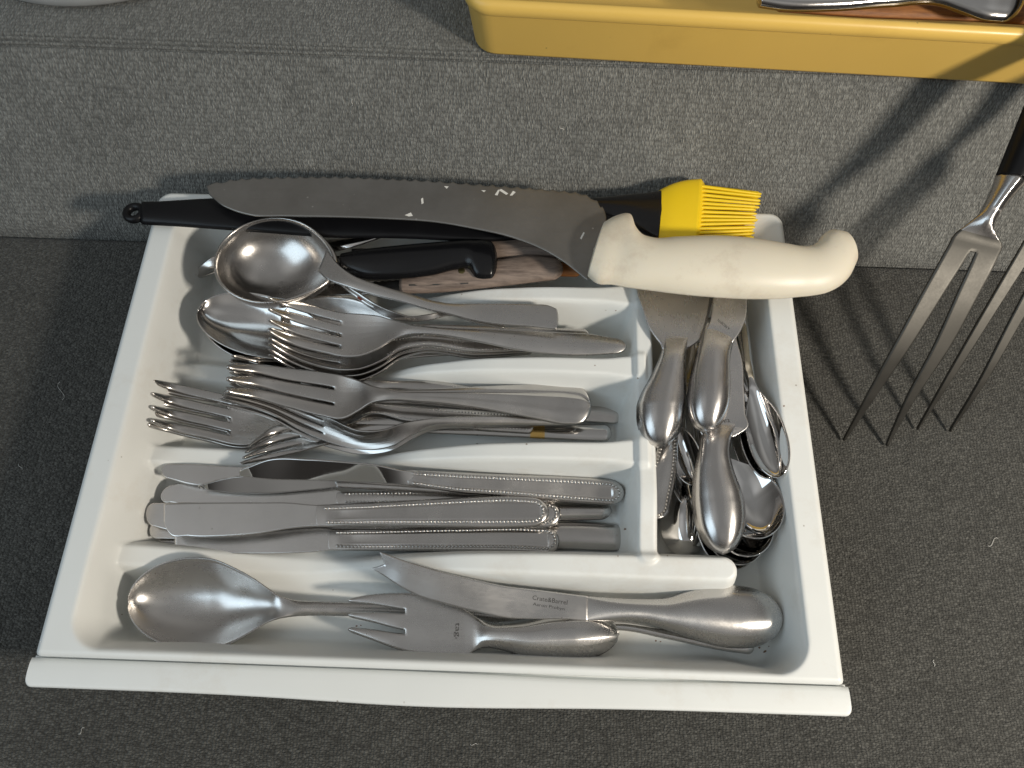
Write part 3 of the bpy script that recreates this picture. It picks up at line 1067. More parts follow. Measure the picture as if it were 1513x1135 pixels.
knife("dark mirror-bright table knife lying on edge under the bead-rimmed one",
    [G((296, 717), (296, 721), 3.1, 0, 0, 2.9), H(340, 706, 727, 3.2, 0, 0, 2.7), H(396, 702, 728, 3.2, 0, 0, 2.7), H(450, 704, 724, 3.1, 0, 0, 2.7), H(506, 706, 718, 3.0, 0, 0, 2.7)],
    [H(500, 706, 719, 2.9, 0.1, -0.1), H(560, 712, 724, 2.7, 0.15, -0.1), H(700, 720, 733, 2.4, 0.2, -0.1), H(815, 727, 742, 2.1, 0.2, -0.1)], MI, WO, capA=0.1, capB=0.4, group=GK)
knife("upper beaded table knife along the ridge, its dark mirror blade tilted on edge",
    [H(368, 690, 704, 3.8, 0, 0, 3.3), H(393, 680.5, 707, 4.0, 0, 0, 3.2), H(456, 679, 709, 4.2, 0, 0, 3.2), H(506, 682.5, 711, 4.2, 0, 0, 3.2), H(560, 688, 713, 4.1, 0, 0, 3.2), H(592, 695, 715, 3.8, 0.0, 0.0, 3.3), H(630, 698, 720, 3.5, 0, 0, 3.15)],
    [H(605, 696, 716, 3.6, 0.14, -0.2, 3.3), H(679, 699, 727, 3.4, 0.22, -0.3, 3.0), H(734, 701.5, 731, 3.2, 0.24, -0.3, 2.8), H(845, 705.5, 741, 2.9, 0.24, -0.3, 2.4), H(898, 709, 745, 2.8, 0.22, -0.3, 2.3)],
    MI, WO, capA=0.55, capB=0.95, group=GK, bead=dict(ua=0.2, spacing=0.21, r=0.1, v=0.66), prof=panel(0.3, 11.9))

# ---- C: forks
fork("fork under the ridge-handled one, its plain rounded butt shaded at the slot end",
    [H(340, 527, 590, 2.6), H(380, 531, 596, 2.0, -0.1, -0.1), H(450, 545, 606, 1.6, -0.15, -0.15), H(500, 556, 608, 1.8, -0.1, -0.1), H(540, 575, 598, 2.0), H(600, 582, 597, 1.9, 0.05, 0), H(740, 586, 612, 1.5, 0.08, 0), H(860, 591, 622, 1.2, 0.08, 0), H(905, 592, 625, 1.2, 0.08, 0)],
    WO, capB=0.7, group=GF)
fork("small bright fork pointing down-left, with a gold band round its handle",
    [G((369, 657), (354, 688), 2.6), G((400, 634), (402, 677), 2.35, -0.12, -0.12), G((440, 622), (455, 664), 2.2, -0.2, -0.2), G((478, 622), (492, 652), 2.2, -0.1, -0.1), G((510, 625), (516, 641), 2.2), H(560, 622, 636, 2.1, 0.05, 0),
     H(650, 622, 640, 1.9, 0.08, 0), H(760, 625, 645, 1.6, 0.1, 0), H(838, 628, 649, 1.5, 0.1, 0), H(856, 628.5, 650, 1.45, 0.1, 0), H(893, 629, 651, 1.4, 0.1, 0)],
    PO, tines=(4, 0.15, 3.4), capB=0.4, group=GF, neck=6.2, mats={"gold_band": M["gold"], "*": PO},
    cuts=[(6.0, "head"), (17.7, "handle"), (18.55, "gold_band"), (999, "handle_end")])
for k, (dx, dy, dz, lab) in enumerate(((0, 0, 0, "lower of the two old forks whose tines reach furthest left"),
                                       (5, -9, 0.42, "upper of the two old forks whose tines reach furthest left"))):
    if k == 0:
        st = [H(217, 566, 633, 3.1), H(245, 571, 638, 2.65, -0.06, -0.06), H(300, 580, 650, 2.1, -0.12, -0.12), H(366, 590, 661, 1.8, -0.15, -0.15), H(402, 599, 650, 1.8, -0.12, -0.12), H(432, 609, 634, 1.9, 0, 0), H(470, 613, 629, 2.0, 0.04, 0), H(560, 613, 630, 1.9, 0.06, 0), H(700, 611, 633, 1.6, 0.08, 0)]
    else:
        st = [H(224, 557, 628, 3.5), H(250, 565, 635, 3.0, -0.06, -0.06), H(300, 577, 646, 2.45, -0.12, -0.12), H(366, 592, 657, 2.1, -0.15, -0.15), H(402, 603, 648, 2.1, -0.12, -0.12), H(436, 610, 633, 2.2, 0, 0), H(475, 612, 627, 2.3, 0.04, 0), H(560, 610, 628, 2.2, 0.06, 0), H(690, 608, 630, 1.8, 0.08, 0)]
    fork(lab, st, WO, tines=(4, 0.24, 4.75), group=GF, neck=7.2, tiplen=2.2, tipr=0.2)
fork("beaded-handled fork hidden beneath the ridge-handled fork, only its bead row showing",
    [H(350, 548, 600, 3.1), H(420, 560, 616, 2.5, -0.15, -0.15), H(480, 575, 630, 2.3, -0.2, -0.2), H(520, 590, 626, 2.4, -0.1, -0.1), H(545, 595, 613, 2.6), H(600, 600, 622, 2.5, 0.08, 0), H(700, 607, 634, 2.1, 0.1, 0), H(780, 612, 640, 1.8, 0.1, 0)],
    WO, group=GF, bead=dict(ua=7.8, spacing=0.2, r=0.05, v=0.7, cap=False))
fork("fork lying against the back ridge of its slot, its slim handle above the ridged one",
    [H(343, 522, 566, 4.1), H(380, 528, 572, 3.5, -0.1, -0.1), H(450, 540, 590, 3.0, -0.2, -0.2), H(500, 552, 600, 2.9, -0.2, -0.2), H(530, 560, 592, 3.1, -0.05, -0.05), H(560, 563, 577, 3.3, 0.04, 0), H(620, 564, 577, 3.1, 0.06, 0), H(700, 566, 582, 2.7, 0.08, 0), H(790, 566, 586, 2.3, 0.08, 0), H(830, 568, 588, 2.2, 0.08, 0)],
    WO, group=GF)
for k, (lab, dz, dy, mt) in enumerate((("lower of two nested forks tipped on their sides in front of the ridged fork", 0.0, 7, PO),
                                       ("upper of two nested forks tipped on their sides in front of the ridged fork", 0.45, 0, WO))):
    fork(lab,
        [G((333 + k * 3, 571 + dy), (322 + k * 8, 590 + dy), 4.1 + dz, 0, 0, 3.7 + dz), G((400, 583 + dy), (404, 613 + dy), 3.4 + dz, -0.15, -0.15, 2.9 + dz), G((450, 601 + dy), (448, 637 + dy), 3.0 + dz, -0.2, -0.2, 2.3 + dz), G((490, 619 + dy), (492, 655 + dy), 2.9 + dz, -0.25, -0.25, 2.0 + dz),
         G((530, 636 + dy), (540, 664 + dy), 2.9 + dz, -0.22, -0.22, 2.0 + dz), G((568, 635 + dy), (582, 657 + dy), 3.0 + dz, -0.1, -0.1, 2.3 + dz), G((596, 626 + dy), (606, 643 + dy), 3.1 + dz, 0, 0, 2.6 + dz),
         G((630, 620 + dy * .6), (634, 633 + dy * .6), 3.1 + dz, 0.04, 0, 2.7 + dz), H(700, 616 + dy * .4, 629 + dy * .4, 2.9 + dz, 0.06, 0, 2.6 + dz), H(780, 616 + dy * .2, 628 + dy * .2, 2.5 + dz, 0.06, 0, 2.3 + dz), H(846, 616, 628, 2.2 + dz, 0.06, 0, 2.1 + dz)],
        mt, tines=(4, 0.16, 6.0), group=GF, neck=10.0, th=0.13)


def ridged(u, v):
    if u < 10.0:
        return 0.0
    k = min(1.0, (u - 10.0) / 3.0)
    return -0.09 * k * (math.exp(-((v - 0.12) / 0.06)**2) + math.exp(-((v + 0.42) / 0.05)**2)) + 0.05 * k * (math.exp(-((v - 0.62) / 0.25)**2) + math.exp(-((v + 0.15) / 0.2)**2))


fork("large three-tined fork with a broad ridged handle on top of the fork heap",
    [H(336, 536, 585, 5.2), H(375, 537, 589, 4.7, -0.03, -0.03), H(428, 545, 602, 4.15, -0.08, -0.08), H(475, 550, 614, 3.85, -0.12, -0.12), H(508, 556, 618, 3.8, -0.14, -0.14), H(530, 563, 607, 3.95, -0.1, -0.1), H(548, 571, 596, 4.15, 0.0, 0.0), H(568, 575.5, 592, 4.25, 0.07, 0),
     H(623, 576, 594, 4.1, 0.12, 0), H(706, 572.5, 603, 3.75, 0.15, 0), H(790, 569, 618, 3.4, 0.18, 0), H(835, 568, 626, 3.2, 0.18, 0), H(848, 570, 626, 3.2, 0.17, 0)],
    WO, tines=(3, 0.15, 6.4), group=GF, neck=8.4, th=0.16, capB=1.0, prof=ridged, tiplen=3.0, tipr=0.25)

# ---- B: spoons and forks
for k, (dx, dy, dz, lab) in enumerate(((10, 13, -0.5, "tablespoon nested directly beneath the upper one, only its lower rim showing"),
                                       (0, 0, 0.0, "upper tablespoon in the nested pair, bowl open toward the ladle"))):
    st_, cap_, bl_ = spoon_px((292 + dx, 461 + dy), (505 + dx, 508 + dy), [(545 + dx, 514 + dy * .8, 3.8 + dz), (620, 511 + dy * .6, 3.6 + dz), (720, 506 + dy * .4, 3.3 + dz), (800, 503, 3.1 + dz)], 90, 4.5 + dz, 3.7 + dz, 1.05, tilt=0.3, hw=(14, 15, 20))
    spoon(lab, st_, PO, bl_, capA=cap_, name="tablespoon", group="tablespoons in the second slot", nv=21)
st_, cap_, bl_ = spoon_px((415, 474), (592, 484), [(640, 487, 3.7), (720, 490, 3.6), (800, 493, 3.5), (862, 496, 3.4)], 80, 3.7, 3.6, 0.8, hw=(13, 14, 17))
spoon("broad worn spoon with its bowl behind the four-tined fork and below the ladle", st_, WO, bl_, capA=cap_, name="tablespoon", group="tablespoons in the second slot", nv=21)
for k, (dy, dz, lab, bd) in enumerate(((38, -1.25, "lowest of the beaded forks stacked beneath the four-tined fork", None),
                                       (30, -0.85, "middle beaded fork in the stack beneath the four-tined fork", True),
                                       (21, -0.45, "upper beaded fork directly beneath the plain four-tined fork", True))):
    fork(lab,
        [H(398, 462 + dy, 490 + dy, 5.4 + dz), H(430, 470 + dy, 506 + dy, 4.95 + dz, -0.1, -0.1), H(470, 476 + dy, 520 + dy, 4.6 + dz, -0.2, -0.2), H(506, 478 + dy, 526 + dy, 4.5 + dz, -0.25, -0.25), H(533, 480 + dy, 524 + dy, 4.55 + dz, -0.22, -0.22),
         H(560, 483 + dy * .95, 515 + dy * .95, 4.75 + dz, -0.1, -0.1), H(590, 486 + dy * .7, 502 + dy * .75, 5.0 + dz, 0.0, 0), H(620, 484 + dy * .55, 499 + dy * .6, 5.0 + dz, 0.05, 0), H(700, 487 + dy * .5, 508 + dy * .55, 4.6 + dz, 0.06, 0), H(780, 490 + dy * .3, 512 + dy * .3, 4.2 + dz, 0.06, 0)],
        WO if k else PO, group=GF, tines=(4, 0.16, 4.4), neck=6.8, bead=dict(ua=7.4, spacing=0.19, r=0.045, v=0.78, cap=False) if bd else None)
sf, sroot, _ = fork("slender beaded-handled fork resting edge-on beside the ladle handle, red-brown fleck on it",
    [G((489, 409), (494, 407), 5.6), G((520, 435), (527, 430), 5.3, 0, 0, 5.6), G((552, 458), (562, 453), 5.2, 0, 0, 5.5), G((578, 470), (588, 463), 5.1, 0, 0, 5.4), G((604, 475), (606, 468), 5.0, 0, 0, 5.25), G((636, 472), (634, 465), 5.0, 0, 0, 5.2), G((664, 466), (664, 460), 5.0),
     G((700, 476), (700, 467), 4.8), G((740, 485), (742, 477), 4.6)],
    WO, group=GF, tines=(2, 0.2, 3.0), neck=5.5, th=0.1, capB=0.2)
patch(sf, [(527.5, 438), (531, 438.5), (535, 442), (539, 444.5), (536, 447), (531.5, 443.5), (528.5, 441)], sroot, "red_fleck", M["rust"], 0.01)
fork("plain four-tined fork with a tapering satin handle on top of the second slot",
    [H(397, 436, 495, 5.9), H(424, 442, 506, 5.5, -0.06, -0.06), H(451, 449, 514.5, 5.2, -0.12, -0.12), H(480, 457.5, 521, 5.0, -0.17, -0.17), H(506, 463, 526.5, 4.9, -0.2, -0.2), H(533, 465, 525.5, 4.9, -0.2, -0.2), H(559, 468, 515, 5.0, -0.14, -0.14),
     H(580, 474, 502, 5.15, -0.03, -0.03), H(600, 479, 495, 5.3, 0.06, 0), H(630, 483, 493.5, 5.35, 0.08, 0), H(665, 486, 497, 5.25, 0.1, 0), H(718, 488, 507, 5.05, 0.1, 0), H(762, 490, 516, 4.9, 0.11, 0), H(818, 492.5, 523, 4.75, 0.11, 0), H(873, 495, 524, 4.6, 0.11, 0), H(904, 500, 522, 4.55, 0.1, 0)],
    S, group=GF, tines=(4, 0.19, 4.6), neck=7.4, capB=0.85)

# ---- A: back compartment
knife("serrated kitchen knife with a weathered wooden handle and brass rivet",
    [H(420, 424, 440, 2.9), H(480, 420, 437, 3.4), H(540, 417, 435, 3.9), H(600, 413, 431, 4.3)],
    [H(597, 408, 433, 4.3, 0.30, -0.3), H(640, 398, 432, 4.4, 0.42, -0.42), H(692, 392, 427, 4.5, 0.48, -0.48), H(740, 385, 422, 4.6, 0.5, -0.5), H(790, 379, 416, 4.7, 0.5, -0.5), H(815, 382, 413, 4.7, 0.45, -0.45)],
    WO, M["wood"], capB=0.7, capA=0.5, name="kitchen_knife", cat="knife", edge=lambda u: -0.06 * np.abs(np.sin(u * 7.0)), bstep=0.06, q=0.5)
kn_sheet = Sheet([H(597, 408, 433, 4.3, 0.30, -0.3), H(640, 398, 432, 4.4, 0.42, -0.42), H(692, 392, 427, 4.5, 0.48, -0.48), H(740, 385, 422, 4.6, 0.5, -0.5), H(790, 379, 416, 4.7, 0.5, -0.5)], th=0.1, q=0.5)
kroot = [o for o in COL.objects if o.name.startswith("kitchen_knife")][-1]
patch(kn_sheet, [(682 + 5 * math.cos(a), 400 + 4.5 * math.sin(a)) for a in np.linspace(0, 6.28, 13)[:-1]], kroot, "rivet", M["brass"], 0.02)
patch(kn_sheet, [(604, 420), (640, 419.5), (692, 417.5), (692, 419.5), (640, 421.8), (604, 422.5)], kroot, "tang", M["ink"], 0.01)
knife("second wooden-handled knife, mostly hidden under the bread knife blade",
    [H(520, 368, 388, 4.4), H(620, 366, 386, 4.4), H(722, 362, 384, 4.4)],
    [H(720, 358, 382, 4.4, 0.3, -0.3), H(760, 354, 381, 4.5, 0.4, -0.4), H(800, 354, 379, 4.6, 0.4, -0.4), H(830, 358, 380, 4.6, 0.35, -0.35)],
    PO, M["wood"], capB=0.5, name="kitchen_knife", cat="knife", q=0.5)
knife("dark narrow knife with a wooden grip lying lowest in the back compartment",
    [H(450, 396, 412, 3.0), H(560, 400, 416, 2.8), H(640, 404, 420, 2.6)],
    [H(700, 384, 404, 3.4, 0.3, -0.3), H(780, 388, 406, 3.6, 0.35, -0.35), H(850, 388, 408, 3.8, 0.3, -0.3)],
    PO, M["wood2"], name="kitchen_knife", cat="knife", q=0.5)
knife("knife with a glossy black hooked handle in the back compartment",
    [H(340, 388, 408, 2.0), H(420, 382, 404, 2.8), H(470, 380, 402, 3.8), H(512, 378, 400, 4.9)],
    [H(506, 376, 401, 5.0, 0.4, -0.4), H(530, 371, 409, 5.0, 0.5, -0.5), H(586, 364.5, 411, 5.05, 0.58, -0.55), H(640, 360, 405, 5.1, 0.6, -0.55), H(675, 357.5, 397, 5.15, 0.6, -0.55), H(694, 356.5, 397, 5.2, 0.58, -0.55), H(702, 356.3, 408, 5.2, 0.56, -0.55), H(712, 356, 411, 5.2, 0.55, -0.55), H(724, 358, 410.5, 5.2, 0.5, -0.5)],
    PO, M["black"], capB=0.42, hcapA=0.2, name="kitchen_knife", cat="knife", q=0.5)
spoon("thin spoon half under the ladle, its bright tip against the left wall",
    [G((292, 397), (300, 409), 2.6, -0.1, -0.1), G((314, 381), (322, 402), 3.0, -0.25, -0.25), G((350, 366), (356, 400), 2.9, -0.35, -0.35), G((400, 356), (404, 386), 2.9, -0.25, -0.25), G((440, 357), (444, 375), 3.2), G((500, 354), (503, 370), 4.3, 0.1, -0.1), G((560, 349), (561, 352), 4.8, 0.05, 0)],
    PO, 5.5, capA=0.3, name="spoon")
# ladle: deep round bowl and long handle
lz = 6.1
cpt = P(400, 383, lz)
lroot = thing("ladle", "small round steel ladle resting on the cutlery, handle running right", "ladle", (cpt[0], cpt[1], lz - 2.6))
V_, F_ = [], []
nr, na = 14, 56
rx, ry = 3.33, 3.0


def lrad(a):
    # a little spout-like drift towards the handle
    k = max(0, math.cos(a + 0.18))**6
    return 1 + 0.17 * k


prof_l = []
for i in range(nr + 1):                       # inside, from the bottom up to the rim
    t = i / nr
    a = t * math.pi / 2
    prof_l.append((math.sin(a), -2.55 * math.cos(a)**0.9 if i < nr else 0.0))
outer = [(1.035, 0.03), (1.05, -0.03)] + [(r_ * 1.03, z_ - 0.12) for r_, z_ in prof_l[::-1][1:]]
full = prof_l + [(1.02, 0.05)] + outer
for (r_, z_) in full:
    for k in range(na):
        a = 2 * math.pi * k / na
        q_ = 1 + (lrad(a) - 1) * max(0, r_)**4
        V_.append(cpt + np.array([rx * r_ * q_ * math.cos(a), ry * r_ * q_ * math.sin(a), z_]))
for i in range(len(full) - 1):
    for k in range(na):
        k2 = (k + 1) % na
        F_.append((i * na + k, i * na + k2, (i + 1) * na + k2, (i + 1) * na + k))
mesh_obj("bowl", V_, F_, WO, lroot)
lh = Sheet([G((483, 371), (471, 400), 6.12, 0.0, 0.0, 6.0), G((496, 388), (484, 412), 6.2, 0.03, 0, 6.1), G((520, 407), (512, 423), 6.3, 0.06, 0), G((559, 422), (554, 436), 6.25, 0.07, -0.02), G((599, 433.5), (595, 446), 6.1, 0.08, -0.05), G((640, 445.5), (636, 458), 5.85, 0.08, -0.05), G((668, 450), (664, 464), 5.7, 0.07, -0.04), H(705, 450, 474, 5.5, 0.04, 0), H(731, 450, 478, 5.45, 0.03, 0), H(784, 451, 482, 5.4, 0.03, 0), H(812, 453, 485, 5.38, 0.03, 0), H(821, 457, 486, 5.38, 0.02, 0)], th=0.14, nv=13, capB=0.12)
lh.build(lroot, S, [(999, "handle")])
# black nylon utensil with a hanging ring
nz = 5.75
nroot_c = P(400, 322, nz)
nroot = thing("kitchen_utensil", "black nylon kitchen tool with a hanging ring, lying across the back rim", "kitchen tool", (nroot_c[0], nroot_c[1], nz - 0.4))
ns = Sheet([H(212, 300, 330, nz, 0.22, -0.22), H(226, 300, 331, nz, 0.24, -0.24), H(263, 298, 333, nz, 0.24, -0.24), H(305, 295.5, 336, nz, 0.24, -0.24), H(400, 294, 343, nz - 0.2, 0.24, -0.24), H(480, 298, 349, nz - 0.4, 0.24, -0.24), H(600, 300, 351, nz - 0.6, 0.24, -0.24), H(720, 304, 355, nz - 0.8, 0.2, -0.2), H(800, 308, 350, nz - 0.9, 0.2, -0.2)], th=0.25, q=0.5, nv=15)
ns.build(nroot, M["nylon"], [(999, "handle")])
V_, F_ = [], []
rc = P(199, 315, nz)
R_, r_t = 0.50, 0.25
for i in range(40):
    a = 2 * math.pi * i / 40
    for j in range(14):
        b = 2 * math.pi * j / 14
        V_.append(rc + np.array([(R_ + r_t * math.cos(b)) * math.cos(a), (R_ + r_t * math.cos(b)) * math.sin(a), r_t * 1.1 * math.sin(b)]))
        F_.append((i * 14 + j, ((i + 1) % 40) * 14 + j, ((i + 1) % 40) * 14 + (j + 1) % 14, i * 14 + (j + 1) % 14))
mesh_obj("hanging_ring", V_, F_, M["nylon"], nroot)
# basting brush
bz = 5.75
br = Sheet([H(760, 305, 330, bz - 0.3, 0.4, -0.4), H(840, 297, 322, bz - 0.1, 0.4, -0.4), H(888, 295, 322, bz, 0.45, -0.4), H(931, 290, 336, bz, 0.5, -0.5), H(955, 287.5, 348, bz, 0.5, -0.5), G((977, 284), (973, 357), bz, 0.5, -0.5)], th=0.3, q=0.5, nv=17)
broot = thing("basting_brush", "yellow silicone basting brush with a black handle behind the cream knife handle", "basting brush", (P(950, 315, bz)[0], P(950, 315, bz)[1], bz - 0.6))
br.build(broot, M["black"], [(999, "handle")])
fe = Sheet([G((976, 284), (972, 358), bz, 0.42, -0.42), G((990, 277), (983, 364), bz, 0.5, -0.5), G((1010, 271), (1003, 368), bz, 0.52, -0.5), G((1034, 268.5), (1026, 370), bz, 0.5, -0.48)], th=0.45, q=0.4, nv=17, capA=0.05)
fe.build(broot, M["silicone"], [(999, "ferrule")])
bm = None
for row in range(3):
    nb_ = 15
    for k in range(nb_):
        t = (k + 0.5) / nb_
        zz = bz + 0.42 - row * 0.42
        a = P(1027 - 7 * t, 271 + 96 * t, zz)
        jit = random.uniform(-5, 3)
        b = P(1124 - 13 * t + jit, 283.5 + 74 * t + random.uniform(-1, 1), zz - random.uniform(0, 0.12))
        L_ = np.linalg.norm(b - a)
        if bm is None:
            V_, F_ = [], []
            for i, (x, r_) in enumerate(((0, 0.12), (0.5, 0.105), (0.97, 0.09), (1.0, 0.05))):
                for j in range(8):
                    V_.append((x, r_ * math.cos(j * math.pi / 4), r_ * math.sin(j * math.pi / 4)))
            for i in range(3):
                for j in range(8):
                    F_.append((i * 8 + j, i * 8 + (j + 1) % 8, i * 8 + 8 + (j + 1) % 8, i * 8 + 8 + j)[::-1])
            F_.append(tuple(range(24, 32)))
            bm = bpy.data.meshes.new("bristle")
            bm.from_pydata([tuple(v_) for v_ in V_], [], F_)
            bm.materials.append(M["silicone"])
            bm.shade_smooth()
        o = bpy.data.objects.new("bristle", bm)
        COL.objects.link(o)
        o.parent = broot
        d = Vector((b - a) / L_)
        o.rotation_euler = d.to_track_quat("X", "Z").to_euler()
        o.scale = (L_ * CM, CM, CM)
        o.location = Vector(a) * CM - broot.location
# bread knife
kz = 7.0


def scallop(u):
    a = 0.17 * np.abs(np.sin(u * 4.3)) ** 0.8
    return -a * ((u > 0.8) & (u < 24.5))


blade = Sheet([G((306, 276), (310, 288), kz), G((318, 271), (325, 301), kz), H(340, 266, 309, kz), H(370, 263, 318, kz), H(420, 261.5, 319.5, kz), H(500, 261, 321, kz), H(560, 263, 323, kz), H(640, 267, 328, kz), G((720, 273), (700, 338), kz), G((790, 278), (760, 352), kz), G((835, 282), (803, 369), kz), G((864, 287), (832, 386), kz),
               G((884, 299), (848, 398), kz), G((895, 320), (860, 408), kz), G((893, 345), (868, 414), kz)], th=0.13, nv=11, step=0.06, edge=scallop, round_edge=0.2)
hz = 7.45
hd = Sheet([G((893, 330), (869, 408), hz, 0.85, -0.6), G((905, 323), (880, 417), hz, 0.95, -0.7), G((931, 319), (905, 420), hz, 1.05, -0.75), G((938, 338), (928, 424), hz, 1.15, -0.75), G((946, 349), (944, 426), hz, 1.2, -0.75), G((962, 355), (962, 428), hz, 1.25, -0.8), H(1000, 354, 433, hz, 1.35, -0.8), H(1053, 352.5, 438, hz, 1.4, -0.8), H(1114, 357, 441, hz, 1.4, -0.8), H(1159, 364, 440, hz, 1.25, -0.75), H(1180, 367, 438, hz, 1.15, -0.7),
            G((1197, 365.5), (1200, 436), hz, 1.1, -0.7), G((1208, 358), (1221, 432), hz, 1.08, -0.68), G((1216, 347.5), (1241, 422), hz, 1.05, -0.65), G((1227, 342.5), (1257, 405), hz, 1.0, -0.6), G((1241, 345), (1264, 390), hz, 0.85, -0.5)], th=0.05, q=0.5, capA=0.12, capB=0.22, nv=25, step=0.12)
kroot = thing("bread_knife", "long scalloped-edge bread knife with a cream plastic handle lying across the back of the tray", "bread knife", (blade.V[:, 0].mean(), blade.V[:, 1].mean(), kz - 0.7))
blade.build(kroot, M["dull"], [(999, "blade")])
hd.build(kroot, M["cream"], [(999, "handle")])
for pts in ([(731, 288), (736, 280.5), (739, 280), (735, 289)], [(736, 280.5), (741, 279.5), (751, 286), (748, 288)], [(753, 289), (758, 282), (762, 284), (757, 289)], [(711, 281), (718, 281.5), (715, 284)], [(656, 275), (663, 275.5), (660, 279)],
            [(622, 294), (625, 292), (626, 300), (623, 302)], [(598, 318), (607, 314), (610, 319), (604, 320)], [(857, 352), (862, 343), (864, 344), (859, 354)]):
    patch(blade, pts, kroot, "label_remnant", M["paper"])

# ---- F: right-hand compartment, lowest first
def tsp(label, st, mt=MI, bowl=5.0, group=GS, **kw):
    return spoon(label, st, mt, bowl, group=group, name="teaspoon", cat="teaspoon", **kw)


def tpx(label, tip, neck, path, W, zt, zn, depth, tilt=0.0, mt=MI):
    st_, cap_, bl_ = spoon_px(tip, neck, path, W, zt, zn, depth, tilt, hw=(11, 13, 17))
    tsp(label, st_, mt=mt, bowl=bl_, capA=cap_, nv=21)


tpx("lowest teaspoon in the stack of four bowls at the bottom of the right compartment", (1098, 838), (1046, 722), [(1036, 690, 1.4), (1028, 600, 1.5), (1022, 500, 1.5)], 84, 2.3, 2.1, 0.62)
tpx("third teaspoon down in the stack of four bowls", (1109, 831), (1053, 714), [(1042, 680, 1.9), (1034, 600, 1.9), (1030, 500, 1.9)], 86, 2.85, 2.5, 0.66)
tpx("second teaspoon down in the stack of four bowls", (1122, 818), (1062, 702), [(1050, 670, 2.4), (1040, 600, 2.4), (1034, 500, 2.3)], 88, 3.8, 3.1, 0.7)
tpx("top teaspoon of the stack of four bowls, bowl reflecting yellow", (1138, 790), (1074, 680), [(1060, 655, 3.0), (1046, 600, 3.0), (1040, 490, 2.8)], 90, 4.75, 3.7, 0.8)
tpx("dark mirror-bright teaspoon turned face down beside the upright divider", (1012, 822), (1012, 706), [(1010, 680, 1.9), (1004, 600, 1.9), (992, 500, 1.9)], 70, 1.35, 1.7, -0.85)
tpx("teaspoon bowl deep behind the beaded spoon handle, larger and darker one", (1034, 752), (1004, 642), [(998, 610, 2.4), (996, 560, 2.4), (992, 480, 2.3)], 62, 2.2, 2.4, 0.6)
tpx("narrow teaspoon bowl glimpsed between the beaded handle and the frontmost bulb handle", (1027, 716), (996, 622), [(992, 600, 3.1), (994, 560, 3.0), (996, 480, 2.8)], 44, 2.9, 3.1, 0.6, tilt=0.5)
tpx("dark teaspoon bowl under the squared printed blade, next to the wall spoons", (1132, 706), (1092, 600), [(1088, 570, 2.9), (1088, 520, 2.9), (1086, 470, 2.8)], 58, 3.2, 3.2, 0.7)
tpx("inner of the two bright teaspoons leaning against the right wall, underneath", (1137, 706), (1100, 576), [(1094, 550, 3.9), (1090, 510, 3.5), (1086, 450, 3.2)], 52, 4.4, 4.2, 0.55, tilt=0.8)
tpx("outer bright teaspoon leaning against the right wall, bowl toward the camera", (1151, 705), (1112, 571), [(1106, 545, 4.4), (1100, 500, 4.0), (1094, 445, 3.6)], 57, 5.0, 4.7, 0.62, tilt=0.8)
sh, root, _ = spoon("beaded spoon handle hanging below the left spreader in the right compartment",
    [Vt(500, 1002, 1040, 2.5, -0.3, -0.3), Vt(540, 996, 1036, 2.8, -0.4, -0.4), Vt(575, 990, 1020, 3.0, -0.1, -0.1), Vt(600, 988, 1004, 3.1, 0.02, 0), Vt(640, 980, 1001, 3.2, 0.08, 0), Vt(680, 966, 1000, 3.2, 0.1, 0), Vt(710, 956.5, 997, 3.1, 0.1, 0), Vt(735, 952.5, 992, 3.0, 0.1, 0), Vt(748, 954, 989, 3.0, 0.1, 0)],
    WO, 3.0, capA=0.4, capB=0.75, bead=dict(ua=5.6, spacing=0.22, r=0.105, v=0.72), name="spoon")


def spreader(label, blade_st, handle_st, bth=0.11, name="cheese_spreader", cat="cheese spreader", capB=1.0, **kw):
    return knife(label, blade_st, handle_st, SV, SV, bth=bth, hth=0.03, q=0.43, capB=capB, name=name, cat=cat, **kw)


b3, h3, r3 = spreader("cheese knife with a squared blade and bulb handle, frontmost of the three bulb-handled pieces",
    [Vt(470, 1046, 1084, 5.10), Vt(503, 1044, 1088, 5.10), Vt(532, 1042, 1096, 5.05), Vt(572, 1040, 1098.5, 5.00), Vt(610, 1036, 1100.5, 4.95), G((1034, 636), (1102, 634), 4.90), G((1038, 643), (1084, 645.5), 4.90, 0.05, -0.1)],
    [Vt(628, 1040, 1086, 4.90, 0.3, -0.3), Vt(655, 1035, 1078.5, 4.85, 0.55, -0.5), Vt(671, 1032, 1077.5, 4.80, 0.7, -0.6), Vt(696, 1027, 1083, 4.70, 0.85, -0.75), Vt(728, 1024, 1094.5, 4.55, 1.1, -0.95), Vt(748, 1024, 1099, 4.45, 1.2, -1.0), Vt(756, 1025, 1099.5, 4.45, 1.2, -1.0)], capB=2.3)
lettering("tag", b3, (1078.5, 619), (1062, 621), r3, M["ink"], 9.5)
b1, h1, r1 = spreader("wide-bladed cheese spreader with a bulb handle, nearest the upright divider",
    [Vt(400, 943, 1058, 5.45), Vt(426, 941, 1056, 5.45), Vt(458, 950.5, 1049, 5.40), Vt(487, 961, 1040, 5.35), Vt(500, 970, 1036.5, 5.35), G((976, 508), (1022, 511), 5.35, 0.05, -0.05), G((979, 516), (1012, 516), 5.35, 0.15, -0.1)],
    [Vt(500, 984, 1016, 5.35, 0.2, -0.15), Vt(532, 974, 1012.5, 5.30, 0.5, -0.4), Vt(559, 961, 1013, 5.15, 0.75, -0.65), Vt(584, 947.5, 1012.5, 5.05, 0.95, -0.85), Vt(602, 941.5, 1011, 4.95, 1.12, -1.0), Vt(610, 941.5, 1010, 4.93, 1.12, -1.0)], capB=2.1)
